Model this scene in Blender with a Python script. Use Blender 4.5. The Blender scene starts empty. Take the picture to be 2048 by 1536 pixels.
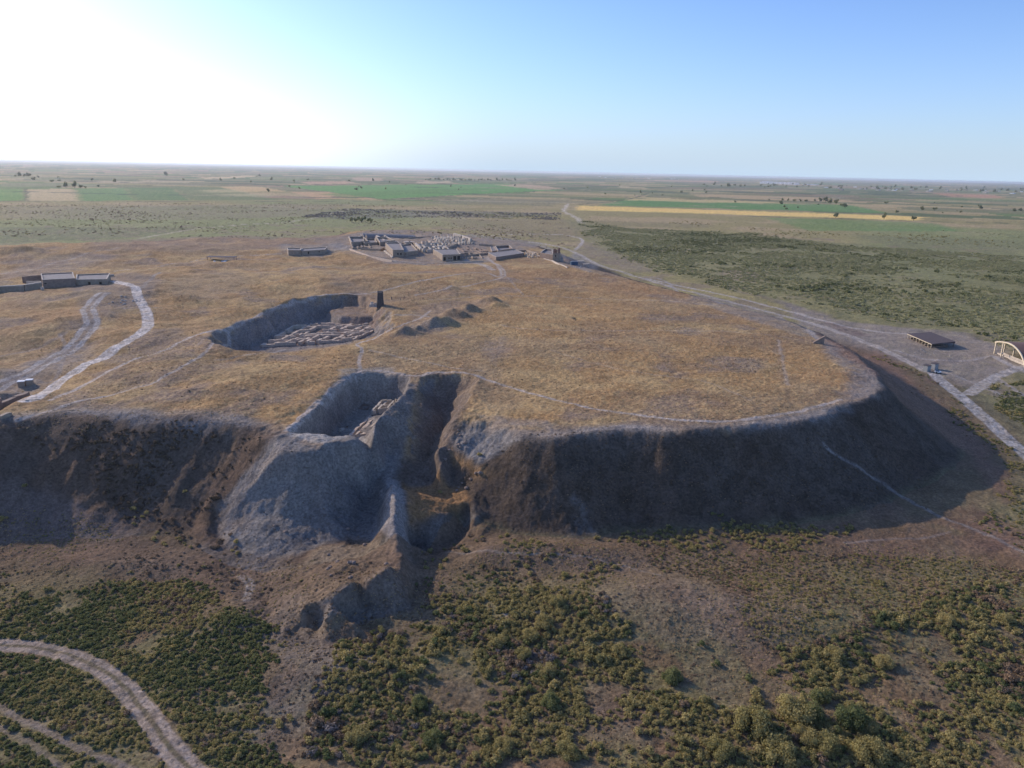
import bpy, bmesh, math, random, time
import numpy as np
from mathutils import Vector, Matrix
T0 = time.time()
rnd = random.Random(7)
SC = bpy.context.scene
COL = SC.collection
rad = math.radians

# ---------------------------------------------------------------- camera
CAMH = 85.0
FPX = 1500.0                                   # focal length in pixels of a 2048 px wide frame
PITCH = math.atan((768 - 341.5) / FPX)
ROLL = rad(1.28)
cam = bpy.data.cameras.new('camera')
cam.sensor_width = 36.0
cam.lens = 36.0 * FPX / 2048
cam.clip_start = 0.5
cam.clip_end = 300000
camo = bpy.data.objects.new('camera', cam)
COL.objects.link(camo)
camo.matrix_world = Matrix.Translation((0, 0, CAMH)) @ Matrix.Rotation(math.pi/2 - PITCH, 4, 'X') @ Matrix.Rotation(ROLL, 4, 'Z')
SC.camera = camo

# ---------------------------------------------------------------- sky, sun, exposure
SUN_AZ = -56.0        # degrees, left of the view direction (+Y)
SUN_EL = 25.5
w = bpy.data.worlds.new('World'); SC.world = w; w.use_nodes = True
nt = w.node_tree; nt.nodes.clear()
sky = nt.nodes.new('ShaderNodeTexSky'); sky.sky_type = 'NISHITA'; sky.sun_disc = False
sky.sun_elevation = rad(SUN_EL); sky.sun_rotation = rad(SUN_AZ)
sky.altitude = 0; sky.air_density = 0.85; sky.dust_density = 0.8; sky.ozone_density = 5.5
bg = nt.nodes.new('ShaderNodeBackground'); bg.inputs[1].default_value = 0.15
wo = nt.nodes.new('ShaderNodeOutputWorld')
def wn(t, op=None, *vals):
    q = nt.nodes.new(t)
    if op: q.operation = op
    for k, v in enumerate(vals):
        if v is None: continue
        if hasattr(v, 'is_output'): nt.links.new(v, q.inputs[k])
        else: q.inputs[k].default_value = v
    return q
tc = wn('ShaderNodeTexCoord'); sx = wn('ShaderNodeSeparateXYZ', None, tc.outputs['Generated'])
dz = wn('ShaderNodeMath', 'MAXIMUM', sx.outputs[2], 0.0)
ex = wn('ShaderNodeMath', 'EXPONENT', wn('ShaderNodeMath', 'MULTIPLY', dz.outputs[0], -14.0).outputs[0])   # dusty air thickest at the horizon
dt = wn('ShaderNodeVectorMath', 'DOT_PRODUCT', tc.outputs['Generated'], (math.sin(rad(SUN_AZ)), math.cos(rad(SUN_AZ)), 0.0))
mr = nt.nodes.new('ShaderNodeMapRange'); mr.interpolation_type = 'SMOOTHSTEP'; mr.inputs[1].default_value = 0.55; mr.inputs[2].default_value = 1.0
nt.links.new(dt.outputs['Value'], mr.inputs[0])
hc = nt.nodes.new('ShaderNodeMix'); hc.data_type = 'RGBA'; nt.links.new(mr.outputs[0], hc.inputs[0])
hc.inputs[6].default_value = (2.9, 3.7, 4.6, 1); hc.inputs[7].default_value = (7.5, 7.8, 8.2, 1)
mx = nt.nodes.new('ShaderNodeMix'); mx.data_type = 'RGBA'
nt.links.new(ex.outputs[0], mx.inputs[0]); gm = wn('ShaderNodeGamma', None, sky.outputs[0], 1.10); sc_ = wn('ShaderNodeVectorMath', 'MULTIPLY', gm.outputs[0], (0.88, 0.83, 0.90))
nt.links.new(sc_.outputs[0], mx.inputs[6]); nt.links.new(hc.outputs[2], mx.inputs[7])
nt.links.new(mx.outputs[2], bg.inputs[0]); nt.links.new(bg.outputs[0], wo.inputs[0])
sun = bpy.data.lights.new('sun', 'SUN'); sun.energy = 2.7; sun.angle = rad(0.55); sun.color = (1.0, 0.86, 0.70)
suno = bpy.data.objects.new('sun', sun); COL.objects.link(suno)
sd = Vector((math.sin(rad(SUN_AZ))*math.cos(rad(SUN_EL)), math.cos(rad(SUN_AZ))*math.cos(rad(SUN_EL)), math.sin(rad(SUN_EL))))
suno.rotation_euler = sd.to_track_quat('Z', 'Y').to_euler()
SC.view_settings.view_transform = 'Standard'; SC.view_settings.look = 'None'
SC.view_settings.gamma = 1; SC.view_settings.exposure = 0.42
SC.cycles.use_denoising = True
SC.cycles.volume_bounces = 1
SC.cycles.max_bounces = 5
SC.cycles.diffuse_bounces = 2
HAZE = 3.7e-5

# ---------------------------------------------------------------- noise and plane geometry
def _h(i, j, s):
    n = (i.astype(np.int64)*374761393 + j.astype(np.int64)*668265263 + s*974634777) & 0xffffffff
    n = ((n ^ (n >> 13)) * 1274126177) & 0xffffffff
    return ((n ^ (n >> 16)) & 0xffffff) / float(0xffffff)
def vn(x, y, s=0):
    xi = np.floor(x); yi = np.floor(y); fx = x-xi; fy = y-yi
    u = fx*fx*(3-2*fx); v = fy*fy*(3-2*fy)
    a = _h(xi, yi, s); b = _h(xi+1, yi, s); c = _h(xi, yi+1, s); d = _h(xi+1, yi+1, s)
    return (a+(b-a)*u+(c-a)*v+(a-b-c+d)*u*v)*2-1
def fbm(x, y, sc, oc=3, s=0, g=0.5):
    r = np.zeros_like(x); am = 1.0; f = 1.0/sc; t = 0
    for k in range(oc):
        ca, sa = math.cos(0.7*k+s), math.sin(0.7*k+s)
        r += am*vn((x*ca-y*sa)*f+17.3*k, (x*sa+y*ca)*f-9.1*k, s*13+k); t += am
        am *= g; f *= 2.03
    return r/t*1.4
def sstep(a, b, x):
    t = np.clip((x-a)/(b-a), 0, 1); return t*t*(3-2*t)
def smin(a, b, k):
    h = np.clip(0.5+0.5*(b-a)/k, 0, 1); return b*(1-h)+a*h-k*h*(1-h)
def smax(a, b, k): return -smin(-a, -b, k)
def seg_d(x, y, P, Q):
    px, py = x-P[0], y-P[1]; vx, vy = Q[0]-P[0], Q[1]-P[1]
    t = np.clip((px*vx+py*vy)/(vx*vx+vy*vy+1e-9), 0, 1)
    return np.hypot(px-t*vx, py-t*vy), t
def sdf(x, y, poly):           # negative inside
    d = np.full_like(x, 1e9); ins = np.zeros(x.shape, bool); n = len(poly)
    for i in range(n):
        P, Q = poly[i], poly[(i+1) % n]
        d = np.minimum(d, seg_d(x, y, P, Q)[0])
        if P[1] != Q[1]:
            c = ((P[1] > y) != (Q[1] > y)) & (x < (Q[0]-P[0])*(y-P[1])/(Q[1]-P[1])+P[0]); ins ^= c
    return np.where(ins, -d, d)
def line_d(x, y, pts):         # distance to a polyline and the interpolated third value
    d = np.full_like(x, 1e9); z = np.zeros_like(x)
    for i in range(len(pts)-1):
        P, Q = pts[i], pts[i+1]; dd, t = seg_d(x, y, P, Q)
        m = dd < d; d = np.where(m, dd, d)
        if len(P) > 2: z = np.where(m, P[2]+(Q[2]-P[2])*t, z)
    return d, z
def inbox(x, y, pts, mg):
    a = np.array([p[:2] for p in pts])
    return (x > a[:, 0].min()-mg) & (x < a[:, 0].max()+mg) & (y > a[:, 1].min()-mg) & (y < a[:, 1].max()+mg)
def ray(px, py):
    u = (px-1024)/FPX; v = (py-768)/FPX; c, s = math.cos(ROLL), math.sin(ROLL)
    u, v = c*u+s*v, -s*u+c*v
    return (u, math.cos(PITCH)-v*math.sin(PITCH), -math.sin(PITCH)-v*math.cos(PITCH))
def at(px, py, z=0.0):         # survey point: where the sight line through a photo point meets height z
    d = ray(px, py); t = (z-CAMH)/min(d[2], -1e-3); return (d[0]*t, d[1]*t)
def W(pts, z=0.0):             # list of photo points -> list of ground points (x, y, z)
    r = []
    for p in pts:
        zz = p[2] if len(p) > 2 else z
        r.append(at(p[0], p[1], zz)+(zz,))
    return r
def smooth_line(p, n=4, closed=False):
    p = [np.array(q, float) for q in p]; m = len(p); out = []
    rng = range(m if closed else m-1)
    for i in rng:
        if closed: a, b, c, d = p[(i-1) % m], p[i], p[(i+1) % m], p[(i+2) % m]
        else: a, b, c, d = p[max(i-1, 0)], p[i], p[i+1], p[min(i+2, m-1)]
        for k in range(n):
            t = k/n
            out.append(tuple(0.5*((2*b)+(c-a)*t+(2*a-5*b+4*c-d)*t*t+(3*b-a-3*c+d)*t**3)))
    if not closed: out.append(tuple(p[-1]))
    return out

# ---------------------------------------------------------------- terrain
ZT = 20.0
RIM = smooth_line([q[:2] for q in W([(-900,960),(-500,890),(-150,850),(0,838),(60,828),(150,822),(230,823),(350,830),(450,838),(530,848),(590,872),
    (650,888),(700,886),(745,874),(800,846),(870,842),(950,836),(990,845),(1050,858),(1110,864),(1170,856),(1250,850),(1330,856),(1400,852),
    (1500,846),(1600,832),(1680,806),(1735,786),(1758,762),(1740,735),(1700,704),(1655,678),(1610,654),(1550,632),(1480,612),(1400,590),
    (1300,565),(1220,545),(1150,528),(1125,512),(1090,497),(1040,484),(960,473),(850,462),(740,460),(680,468),(600,474),(500,475),(400,475),
    (250,483),(100,491),(0,497),(-300,505),(-900,560)], ZT)], 2, True)
RUN = [(at(-100,850,20),42),(at(200,825,20),42),(at(500,850,20),28),(at(1000,850,20),24),(at(1400,852,20),25),(at(1650,815,20),27),
       (at(1758,762,20),30),(at(1600,650,20),46),(at(1300,565,20),60),(at(1000,480,20),70),(at(400,475,20),80),(at(0,497,20),80)]
BUMPS = [  # px, py, assumed z, radius x, radius y, height
    (150,640,20,60,50,2.0),(90,700,20,40,22,-3.5),(30,760,20,30,14,-4),(60,600,20,40,30,1.6),(300,720,20,26,22,1.8),(480,760,20,34,24,1.2),
    (230,590,20,30,26,1.0),(600,560,20,60,45,1.6),(900,560,20,60,40,1.2),(1200,690,20,60,40,0.6),(1500,760,20,40,30,-0.8),(350,560,20,50,50,1.4),
    (180,500,20,90,40,3.5),(40,515,20,60,30,3.0),(350,500,20,80,30,1.5),(900,760,20,14,10,-0.6),(450,690,20,10,12,1.6),(700,700,20,20,10,0.8),
    (1090,540,20,40,30,1.5),(760,560,20,50,30,1.6),(560,600,20,50,20,1.2),(860,520,20,70,12,-1.5)]
PITS = []     # rim polygon, floor height, wall slope, smoothing
def pit(px, floor, slope, k=0.6, z=ZT, jit=1.9): PITS.append((W(px, z), floor, slope, k, jit))
# big excavation trench left of centre
pit([(428,692),(434,668),(480,645),(540,622),(600,604),(660,594),(720,590),(748,598),(764,616),(790,630),(796,648),(760,668),(700,682),(640,690),(545,701),(470,706)], 11.5, 1.15, 1.0)
# collapse holes and small pits on the plateau
pit([(1134,636),(1150,633),(1164,637),(1150,641)], 17.5, 1.2, 0.5)
BENCH = W([(660,622),(700,606),(730,598),(752,606),(768,620),(766,632),(720,634),(686,632)], 15.6)
RIDGES = []
TERR = [(W([(1010,1215),(1075,1212),(1080,1226),(1015,1230)], 1.5), 1.2, 0.8, 0.4)]
HOLES = [(W([(60,795),(20,815),(-40,850),(-70,850),(-10,810),(40,786)], 17), 16.8, 0.8, 1.0)]
HEAPS = [ # cones on the plateau: px, py, height, radius
    (812,668,3.4,7.5),(836,660,2.0,7),(862,652,2.8,8),(884,648,3.2,8),(905,634,2.6,7),(932,624,3.6,8),(922,632,2.0,6),(975,606,3.8,8.5),(990,612,1.5,6),
    (120,652,1.2,7),(320,588,1.6,9),(300,596,1.4,8),(372,606,1.2,8),(140,486,0.1,5),(20,512,2.5,14),(55,510,2.4,14),(900,578,1.5,7),(915,590,1.2,7),(870,640,1.2,6),(1176,505,0.1,5)]
LOWS = [ # gentle humps on the plain: world px,py, z0, rx, ry, h
    (1330,1190,2,26,10,2.6),(1180,1120,1,16,6,1.5),(1040,1110,1,16,5,1.6),(640,1330,1,12,8,1.4),(1500,1260,1,22,8,1.0),(680,1260,0,10,4,1.6),(500,1240,0,8,5,1.2),
    (820,1330,0,12,8,1.0),(1750,1230,0,24,10,1.2),(250,1130,0,20,5,1.0),(1250,1030,0,6,5,0.8)]
TIN = None
def runw(x, y):
    sw = np.zeros_like(x); sv = np.zeros_like(x)
    for (p, v) in RUN:
        q = 1.0/((x-p[0])**2+(y-p[1])**2+30.0)**1.3; sw += q; sv += q*v
    return sv/sw
def height(x, y, fine=True):
    x = np.asarray(x, float); y = np.asarray(y, float)
    wx = fbm(x, y, 9.0, 3, 3)*1.3; wy = fbm(x, y, 9.0, 3, 4)*1.3
    h = 0.9*fbm(x, y, 70, 3, 1)+0.35*fbm(x, y, 14, 2, 2)
    for (a, b, z0, rx, ry, hh) in LOWS:
        c = at(a, b, z0); h = h+hh*np.exp(-((x-c[0])/rx)**2-((y-c[1])/ry)**2)
    near = (y < 1400)
    if near.any():
        xx, yy = x[near], y[near]
        wxx, wyy = wx[near], wy[near]
        d = sdf(xx+wxx*0.8, yy+wyy*0.8, RIM); rw = runw(xx, yy)
        t = 1-np.clip(d, 0, None)/rw
        gul = fbm(xx+wxx*2, yy*0.45, 7.0, 3, 9)
        t = t+(0.022+0.03*(xx < -50))*gul*sstep(0, .3, t)*sstep(1.0, .7, t)
        top = ZT+0.9*fbm(xx, yy, 90, 2, 11)+(0.45+0.95*sstep(-20, -110, xx))*fbm(xx, yy, 26, 3, 12)+(0.14+0.2*sstep(0, -90, xx))*fbm(xx, yy, 7, 3, 13)-0.7*sstep(12, 0, -d)
        for (a, b, z0, rx, ry, hh) in BUMPS:
            c = at(a, b, z0); top = top+hh*np.exp(-((xx-c[0])/rx)**2-((yy-c[1])/ry)**2)
        for (a, b, hh, r) in HEAPS:
            c = at(a, b, ZT); dd = np.hypot(xx+wxx*1.5-c[0], (yy+wyy*1.5-c[1])*1.25)
            top = top+hh*1.1*np.exp(-(dd/(r*.72))**2)*(1+.25*gul)
        prof = np.where(t > 0, t, 0)
        prof = smin(prof**1.22*1.05, np.ones_like(prof), 0.12)
        apron = np.where(t <= 0.2, 1.6*np.exp(-np.clip(d-rw*.8, 0, None)/16.0), 1.6)
        hp = np.clip(prof, 0, 1)*top
        g = h[near]
        v = smax(hp+g*(1-np.clip(prof,0,1)), g+apron, 0.75*apron+0.001)
        for (P, z, sl, k) in TERR:
            m = inbox(xx, yy, P, 20)
            if m.any():
                dd = sdf(xx[m]+wxx[m]*.9, yy[m]+wyy[m]*.9, P); v[m] = smax(v[m], z+0.5*fbm(xx[m],yy[m],6,2,21)-np.clip(dd, 0, None)*sl, k)
        for (P, sl, k, ro) in RIDGES:
            m = inbox(xx, yy, P, 32)
            if m.any():
                dd, z = line_d(xx[m]+wxx[m]*ro, yy[m]+wyy[m]*ro, P)
                v[m] = smax(v[m], z+ro*0.6*fbm(xx[m], yy[m], 3, 2, 22)-np.sqrt(dd*dd+.5)*sl, k)
        for (P, fl, sl, k, jit) in PITS:
            m = inbox(xx, yy, P, 4)
            if m.any():
                dd = -sdf(xx[m]+wxx[m]*jit, yy[m]+wyy[m]*jit, P)
                c = np.where(dd > -3, ZT+1.0-(dd+.4)*sl*(1+0.25*fbm(xx[m], yy[m], 4, 2, 31)), 99)
                c = smax(c, fl+0.35*fbm(xx[m], yy[m], 7, 3, 32), 1.0); v[m] = smin(v[m], c, k)
        for (P, fl, sl, k) in HOLES:
            m = inbox(xx, yy, P, 20)
            if m.any():
                dd = sdf(xx[m]+wxx[m]*.6, yy[m]+wyy[m]*.6, P); v[m] = smin(v[m], fl+np.clip(dd, 0, None)*sl, k)
        dd = inbox(xx, yy, BENCH, 14)
        if dd.any():
            e = sdf(xx[dd]+wxx[dd], yy[dd]+wyy[dd], BENCH); v[dd] = smax(v[dd], 15.6+.3*fbm(xx[dd], yy[dd], 5, 2, 33)-np.clip(e, 0, None)*1.2, .5)
        if TIN is not None:
            m = (xx > TIN[0]) & (xx < TIN[0]+TS*(TIN[2].shape[1]-2)) & (yy > TIN[1]) & (yy < TIN[1]+TS*(TIN[2].shape[0]-2))
            if m.any():
                fx = (xx[m]+wxx[m]*.7-TIN[0])/TS; fy = (yy[m]+wyy[m]*.7-TIN[1])/TS
                fx = np.clip(fx, 0, TIN[2].shape[1]-1.01); fy = np.clip(fy, 0, TIN[2].shape[0]-1.01)
                i = fx.astype(int); j = fy.astype(int); u = fx-i; q = fy-j
                def bl(T): return (T[j, i]*(1-u)+T[j, i+1]*u)*(1-q)+(T[j+1, i]*(1-u)+T[j+1, i+1]*u)*q
                zt, wt, ro = bl(TIN[2]), bl(TIN[3]), bl(TIN[4])
                zt = zt+0.34*fbm(xx[m], yy[m], 5, 4, 25)-0.22*np.abs(fbm(xx[m], yy[m], 2.4, 2, 28))+ro*(0.55*fbm(xx[m], yy[m], 3.2, 3, 26)+0.45*np.abs(fbm(xx[m], yy[m], 1.7, 3, 27)))
                v[m] = v[m]*(1-wt)+zt*wt
        h[near] = v
    if fine:
        h = h+0.13*fbm(x, y, 2.6, 2, 41)+0.09*fbm(x, y, 0.9, 2, 42)
    return h
def zat(x, y): return float(height(np.array([x]), np.array([y]), False)[0])
def hit(pts):                  # sight lines to the built terrain: list of (x, y, z)
    rr = np.geomspace(60, 60000, 900); out = []
    D = np.array([ray(p[0], p[1]) for p in pts]); hz = np.hypot(D[:, 0], D[:, 1])
    D = D/hz[:, None]
    X = D[:, 0:1]*rr; Y = D[:, 1:2]*rr; Z = CAMH+D[:, 2:3]*rr
    G = height(X.ravel(), Y.ravel(), False).reshape(X.shape)
    below = (Z < G)
    for i in range(len(pts)):
        k = int(np.argmax(below[i])) if below[i].any() else len(rr)-1
        k = max(k, 1); a = Z[i, k-1]-G[i, k-1]; b = Z[i, k]-G[i, k]; t = a/(a-b) if a != b else 0
        r = rr[k-1]+(rr[k]-rr[k-1])*t; out.append((D[i, 0]*r, D[i, 1]*r, Z[i, k-1]+(Z[i, k]-Z[i, k-1])*t))
    return out

# the eroded corner between the two trenches, surveyed point by point: (photo x, photo y, height)
TS = 0.35
SURVEY = [ # chains of connected break-line points; None as height = lies on the general ground
 [(530,842,None),(590,806,None),(650,768,None),(700,738,None),(780,734,None),(850,738,None),(920,735,None),(975,745,None),(990,790,None),(985,825,None),(1010,850,None),
  (1060,880,None),(1070,940,None),(1040,1010,None),(1000,1070,None),(960,1125,None),(900,1160,None),(860,1210,None),(850,1260,None),(750,1285,None),(640,1295,None),
  (540,1300,None),(460,1230,None),(410,1150,None),(385,1080,None),(410,990,None),(450,920,None),(490,870,None),(530,842,None)],
 # trench rim and the standing ridge
 [(575,861,19.6),(625,820,20.1),(670,780,20.2),(712,749,20.2),(770,746,20.2),(826,754,20.2),(814,779,20.0),(790,802,19.8),(760,833,19.2),(746,857,18.6),(741,878,16.2),(737,902,13.0)],
 [(575,861,19.6),(600,864,19.2),(642,867,18.6),(690,869,17.6),(712,876,16.6),(737,902,13.0)],
 [('w',-54.6,186,11.0),('w',-48,187,11.2),('w',-42,189.5,11.6),('w',-39.2,190,13.2),('w',-38.8,196.5,13.8),('w',-36.8,208,14.2),('w',-35,219,14.0),('w',-35,230.5,12.5),('w',-42,234.6,11),('w',-49.4,231.8,11),('w',-50.8,217,11),('w',-52.6,198,11),('w',-54.6,186,11.0)],
 [('w',-43.5,192,12.6),('w',-43.5,200,13.0),('w',-42.5,210,13.2),('w',-41,220,13.0)],[('w',-46,192,11.2),('w',-46,206,11.1),('w',-45,220,11)],
 # crest of the spoil heap, its flanks
 [(552,885,18.6),(562,899,18.4),(603,905,18.2),(634,899,18.6),(657,885,18.9),(708,882,18.0),(737,902,13.0)],
 [(552,885,18.6),(575,861,19.6)],
 [(552,885,18.6),(530,930,14.0),(490,990,8.3),(450,1040,3.6),(436,1065,1.6)],
 [(436,1065,1.6),(450,1100,1.0),(515,1132,0.6),(560,1115,1.2),(603,1103,1.8),(660,1090,2.0),(705,1090,1.8),(738,1078,2.0)],
 [(603,905,18.2),(585,960,12.2),(560,1030,6.0),(530,1095,2.0)],
 [(657,885,18.9),(665,950,12.6),(655,1020,6.6),(640,1080,2.4)],
 [(737,902,13.0),(742,940,8.6),(736,990,4.2),(722,1040,2.4),(705,1088,1.8)],
 # right flank of the standing ridge down to the gully floor
 [(826,754,20.2),(850,752,20.2),(880,747,20.3),(920,746,20.3),(958,755,20.2),(943,786,19.7),(914,821,18.8),(905,845,17.4),(889,890,13.2),(888,906,11.4)],
 [(850,752,20.2),(838,778,19.2),(846,812,16.4),(848,850,13.4),(842,890,10.6),(815,925,8.6),(790,950,7.4),(771,972,7.0)],
 [(880,805,13.4),(888,835,11.6),(886,865,10.2),(868,895,9.0),(850,925,7.6),(838,955,6.2),(838,985,4.8)],
 [(900,803,13.6),(905,825,12.4)],[(880,805,13.4),(900,803,13.6)],
 [(800,835,17.6),(795,870,13.4),(770,905,10.6),(765,940,8.4)],
 # spine
 [(771,972,7.0),(790,966,10.2),(804,975,9.0),(812,1008,7.4),(818,1050,5.3)],
 [(790,966,10.2),(792,1010,8.9),(792,1060,7.0),(800,1105,5.6),(812,1149,4.2)],
 [(776,985,8.8),(776,1030,7.2),(772,1070,5.8),(768,1100,4.8)],
 [(771,972,7.0),(762,1022,3.6),(754,1060,2.4),(738,1078,2.0)],
 [(754,1060,2.4),(735,1095,3.2),(705,1112,3.2),(690,1120,3.4)],
 # terrace and its scarp
 [(818,1050,4.4),(850,1046,4.3),(885,1032,4.5),(905,1012,4.8),(925,1001,5.2),(942,1003,5.6),(950,1025,4.4),(940,1060,2.0)],
 [(826,1096,-0.6),(860,1106,-1.0),(890,1099,-0.8),(912,1078,-0.4),(926,1056,0.2),(934,1062,1.0)],
 [(818,1050,4.4),(815,1090,3.4),(820,1110,2.0),(835,1130,1.2),(880,1118,1.0),(915,1095,1.2),(940,1060,2.0)],
 [(803,990,4.6),(861,987,4.6),(915,983,5.0)],
 # rock stack, saddle, bank
 [(869,900,13.0),(877,930,10.8),(884,962,7.4)],[(858,912,9.0),(862,945,7.0),(868,975,5.2),(884,985,5.0)],[(886,915,10.4),(903,935,8.4),(905,955,6.6),(896,975,5.4)],
 [(888,906,11.4),(930,914,11.6),(958,932,11.0),(1010,925,12.4),(1060,914,None)],
 [(904,953,7.0),(922,944,8.6),(942,940,9.0),(956,952,8.2),(950,990,6.4),(948,1010,5.6)],
 [(972,975,7.0),(985,1030,3.6),(962,1080,1.9)],
 # cliff right of the gully
 [(914,821,18.8),(940,833,18.6),(965,842,18.4),(990,846,18.0)],[(906,848,17.2),(930,858,16.2),(956,868,15.6)],
 [(889,890,13.2),(915,900,12.6),(945,918,11.8)],[(956,868,15.6),(960,892,13.6),(975,915,12.4)],
 # hillock in front
 [(600,1232,3.0),(616,1211,3.8),(654,1206,5.2),(686,1184,6.0),(712,1162,6.2),(720,1184,3.2),(722,1203,1.9),(724,1222,0.6)],
 [(712,1162,6.2),(722,1166,4.6),(745,1153,6.9),(771,1142,7.2),(785,1136,7.0),(806,1142,5.2),(812,1149,4.2),(824,1178,2.2)],
 [(596,1264,0.4),(640,1254,0.4),(689,1238,0.4),(722,1222,0.8),(752,1230,0.3),(790,1233,0.2),(822,1212,0.4),(834,1180,0.9)],
 [(600,1232,3.0),(575,1230,1.6),(565,1190,1.8),(590,1150,2.4),(640,1108,2.9),(690,1098,2.9)],[(640,1150,4.2),(690,1132,4.2),(750,1120,4.4)],
 [(540,1240,0.3),(530,1170,0.4)],
]
ROCKY = [((870,930,10),5,1.0),((925,870,15),11,1.0),((950,885,14),9,.8),((940,955,8),7,.6),((790,850,17),12,.5),((640,800,16),14,.25),((880,1040,2),12,.5),((760,1190,3),12,.7),((650,1220,3),9,.7),((790,1000,7),9,.5),((900,990,5),6,.2)]
def build_tin():
    from mathutils.geometry import delaunay_2d_cdt
    pts = []; edges = []; idx = {}
    for ch in SURVEY:
        prev = None
        for p in ch:
            if p not in idx:
                q = p[1:] if p[0] == 'w' else (hit([p])[0] if p[2] is None else at(p[0], p[1], p[2])+(p[2],))
                idx[p] = len(pts); pts.append(q)
            if prev is not None and prev != idx[p]: edges.append((prev, idx[p]))
            prev = idx[p]
    nr = len(SURVEY[0])-1
    vs, es, fs, ov, oe, of = delaunay_2d_cdt([Vector(p[:2]) for p in pts], edges, [], 0, 0.01)
    z = []
    for k, v in enumerate(vs):
        if ov[k]: z.append(sum(pts[i][2] for i in ov[k])/len(ov[k]))
        else:
            d = sorted((math.hypot(v.x-p[0], v.y-p[1]), p[2]) for p in pts)[:2]
            w0, w1 = 1/(d[0][0]+.01), 1/(d[1][0]+.01); z.append((d[0][1]*w0+d[1][1]*w1)/(w0+w1))
            print('crossing break lines near', v)
    ring = [p[:2] for p in pts[:nr]]
    a = np.array(ring); x0, y0 = a.min(0)-2; x1, y1 = a.max(0)+2
    nx, ny = int((x1-x0)/TS)+1, int((y1-y0)/TS)+1
    X, Y = np.meshgrid(x0+TS*np.arange(nx), y0+TS*np.arange(ny)); Zt = height(X, Y, False).reshape(X.shape).copy()
    for f in fs:
        A, B, D = [(vs[i].x, vs[i].y, z[i]) for i in f[:3]]
        i0 = max(int((min(A[0], B[0], D[0])-x0)/TS), 0); i1 = int((max(A[0], B[0], D[0])-x0)/TS)+2
        j0 = max(int((min(A[1], B[1], D[1])-y0)/TS), 0); j1 = int((max(A[1], B[1], D[1])-y0)/TS)+2
        xs, ys = X[j0:j1, i0:i1], Y[j0:j1, i0:i1]
        det = (B[1]-D[1])*(A[0]-D[0])+(D[0]-B[0])*(A[1]-D[1])
        if abs(det) < 1e-9: continue
        l1 = ((B[1]-D[1])*(xs-D[0])+(D[0]-B[0])*(ys-D[1]))/det; l2 = ((D[1]-A[1])*(xs-D[0])+(A[0]-D[0])*(ys-D[1]))/det; l3 = 1-l1-l2
        m = (l1 >= -1e-6) & (l2 >= -1e-6) & (l3 >= -1e-6)
        Zt[j0:j1, i0:i1][m] = (l1*A[2]+l2*B[2]+l3*D[2])[m]
    for _ in range(5):
        Pz = np.pad(Zt, 1, mode='edge'); Zt = (Pz[:-2, 1:-1]+Pz[2:, 1:-1]+Pz[1:-1, :-2]+Pz[1:-1, 2:]+2*Pz[1:-1, 1:-1])/6
    d = sdf(X, Y, ring); Wt = sstep(0.5, -5.0, d)
    Ro = np.zeros_like(X)
    for (p, r, k) in ROCKY:
        c = at(*p); Ro = np.maximum(Ro, k*np.exp(-((X-c[0])**2+(Y-c[1])**2)/(r*r)))
    return (x0, y0, Zt, Wt, Ro)
TIN = build_tin()
# ---------------------------------------------------------------- the ground sheet
al = np.concatenate([np.geomspace(0.07, 0.35, 16)[:-1], np.arange(0.35, 3.0, 0.045), np.arange(3.0, 44, 0.043), np.arange(44, 76, 0.6)])
rng_ = CAMH/np.tan(np.radians(al))[::-1]
az = np.concatenate([np.arange(-62, -40, 0.25), np.arange(-40, 40, 0.062), np.arange(40, 62.01, 0.25)])
NR, NA = len(rng_), len(az)
RR, AA = np.meshgrid(rng_, np.radians(az), indexing='ij')
GX = (RR*np.sin(AA)).ravel(); GY = (RR*np.cos(AA)).ravel()
GZ = height(GX, GY)
N = len(GX)
DIST = RR.ravel()
print('verts', N, 'height', time.time()-T0)
C = np.zeros((N, 3)); ID = np.zeros(N, np.int16)
NWX = fbm(GX, GY, 6, 3, 51); NWY = fbm(GX, GY, 6, 3, 52)
n1 = fbm(GX, GY, 2.2, 3, 61); n2 = fbm(GX, GY, 18, 3, 62); n3 = fbm(GX, GY, 90, 3, 63); n4 = fbm(GX, GY, 1.0, 2, 64)
nb = fbm(GX, GY, 450, 3, 65)
def mix(mask, col, sub=None):
    global C
    c = np.array(col)
    if sub is None: C = C*(1-mask[:, None])+c*mask[:, None]
    else: C[sub] = C[sub]*(1-mask[:, None])+c*mask[:, None]
def paint_poly(px, col, fe=2.0, amt=1.0, warp=1.0, brk=0.0, z=None, idn=None):
    P = W(px, z) if z is not None else hit(px)
    m = np.where(inbox(GX, GY, P, fe*2+2+warp*2))[0]
    if not len(m): return
    d = sdf(GX[m]+NWX[m]*warp, GY[m]+NWY[m]*warp, P)
    k = sstep(fe, -fe, d)
    if brk: k = k*np.clip(1-brk*(0.5+n1[m]*0.9+n2[m]*.5), 0, 1)
    mix(np.clip(k*amt, 0, 1), col, m)
    if idn is not None: ID[m[d < 0]] = idn
def paint_line(px, wd, col, fe=0.5, amt=1.0, warp=0.35, idn=None, rut=False, z=None, pre=None):
    P = pre if pre is not None else (W(px, z) if z is not None else hit(px))
    P = smooth_line(P, 5)
    m = np.where(inbox(GX, GY, P, wd*2+fe*2))[0]
    if not len(m): return P
    fw = wd*0.5+0.00012*DIST[m]
    d, _ = line_d(GX[m]+NWX[m]*warp, GY[m]+NWY[m]*warp, [p[:2] for p in P])
    k = sstep(fw+fe, fw-fe, d)*(0.85+0.3*n1[m])
    if rut: k = k*(1-0.65*np.exp(-(d/(wd*0.10))**2)-0.15*np.exp(-((d-wd*.38)/(wd*0.06))**2))
    mix(np.clip(k*amt, 0, 1), col, m)
    if idn is not None: ID[m[d < fw]] = idn
    return P
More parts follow.
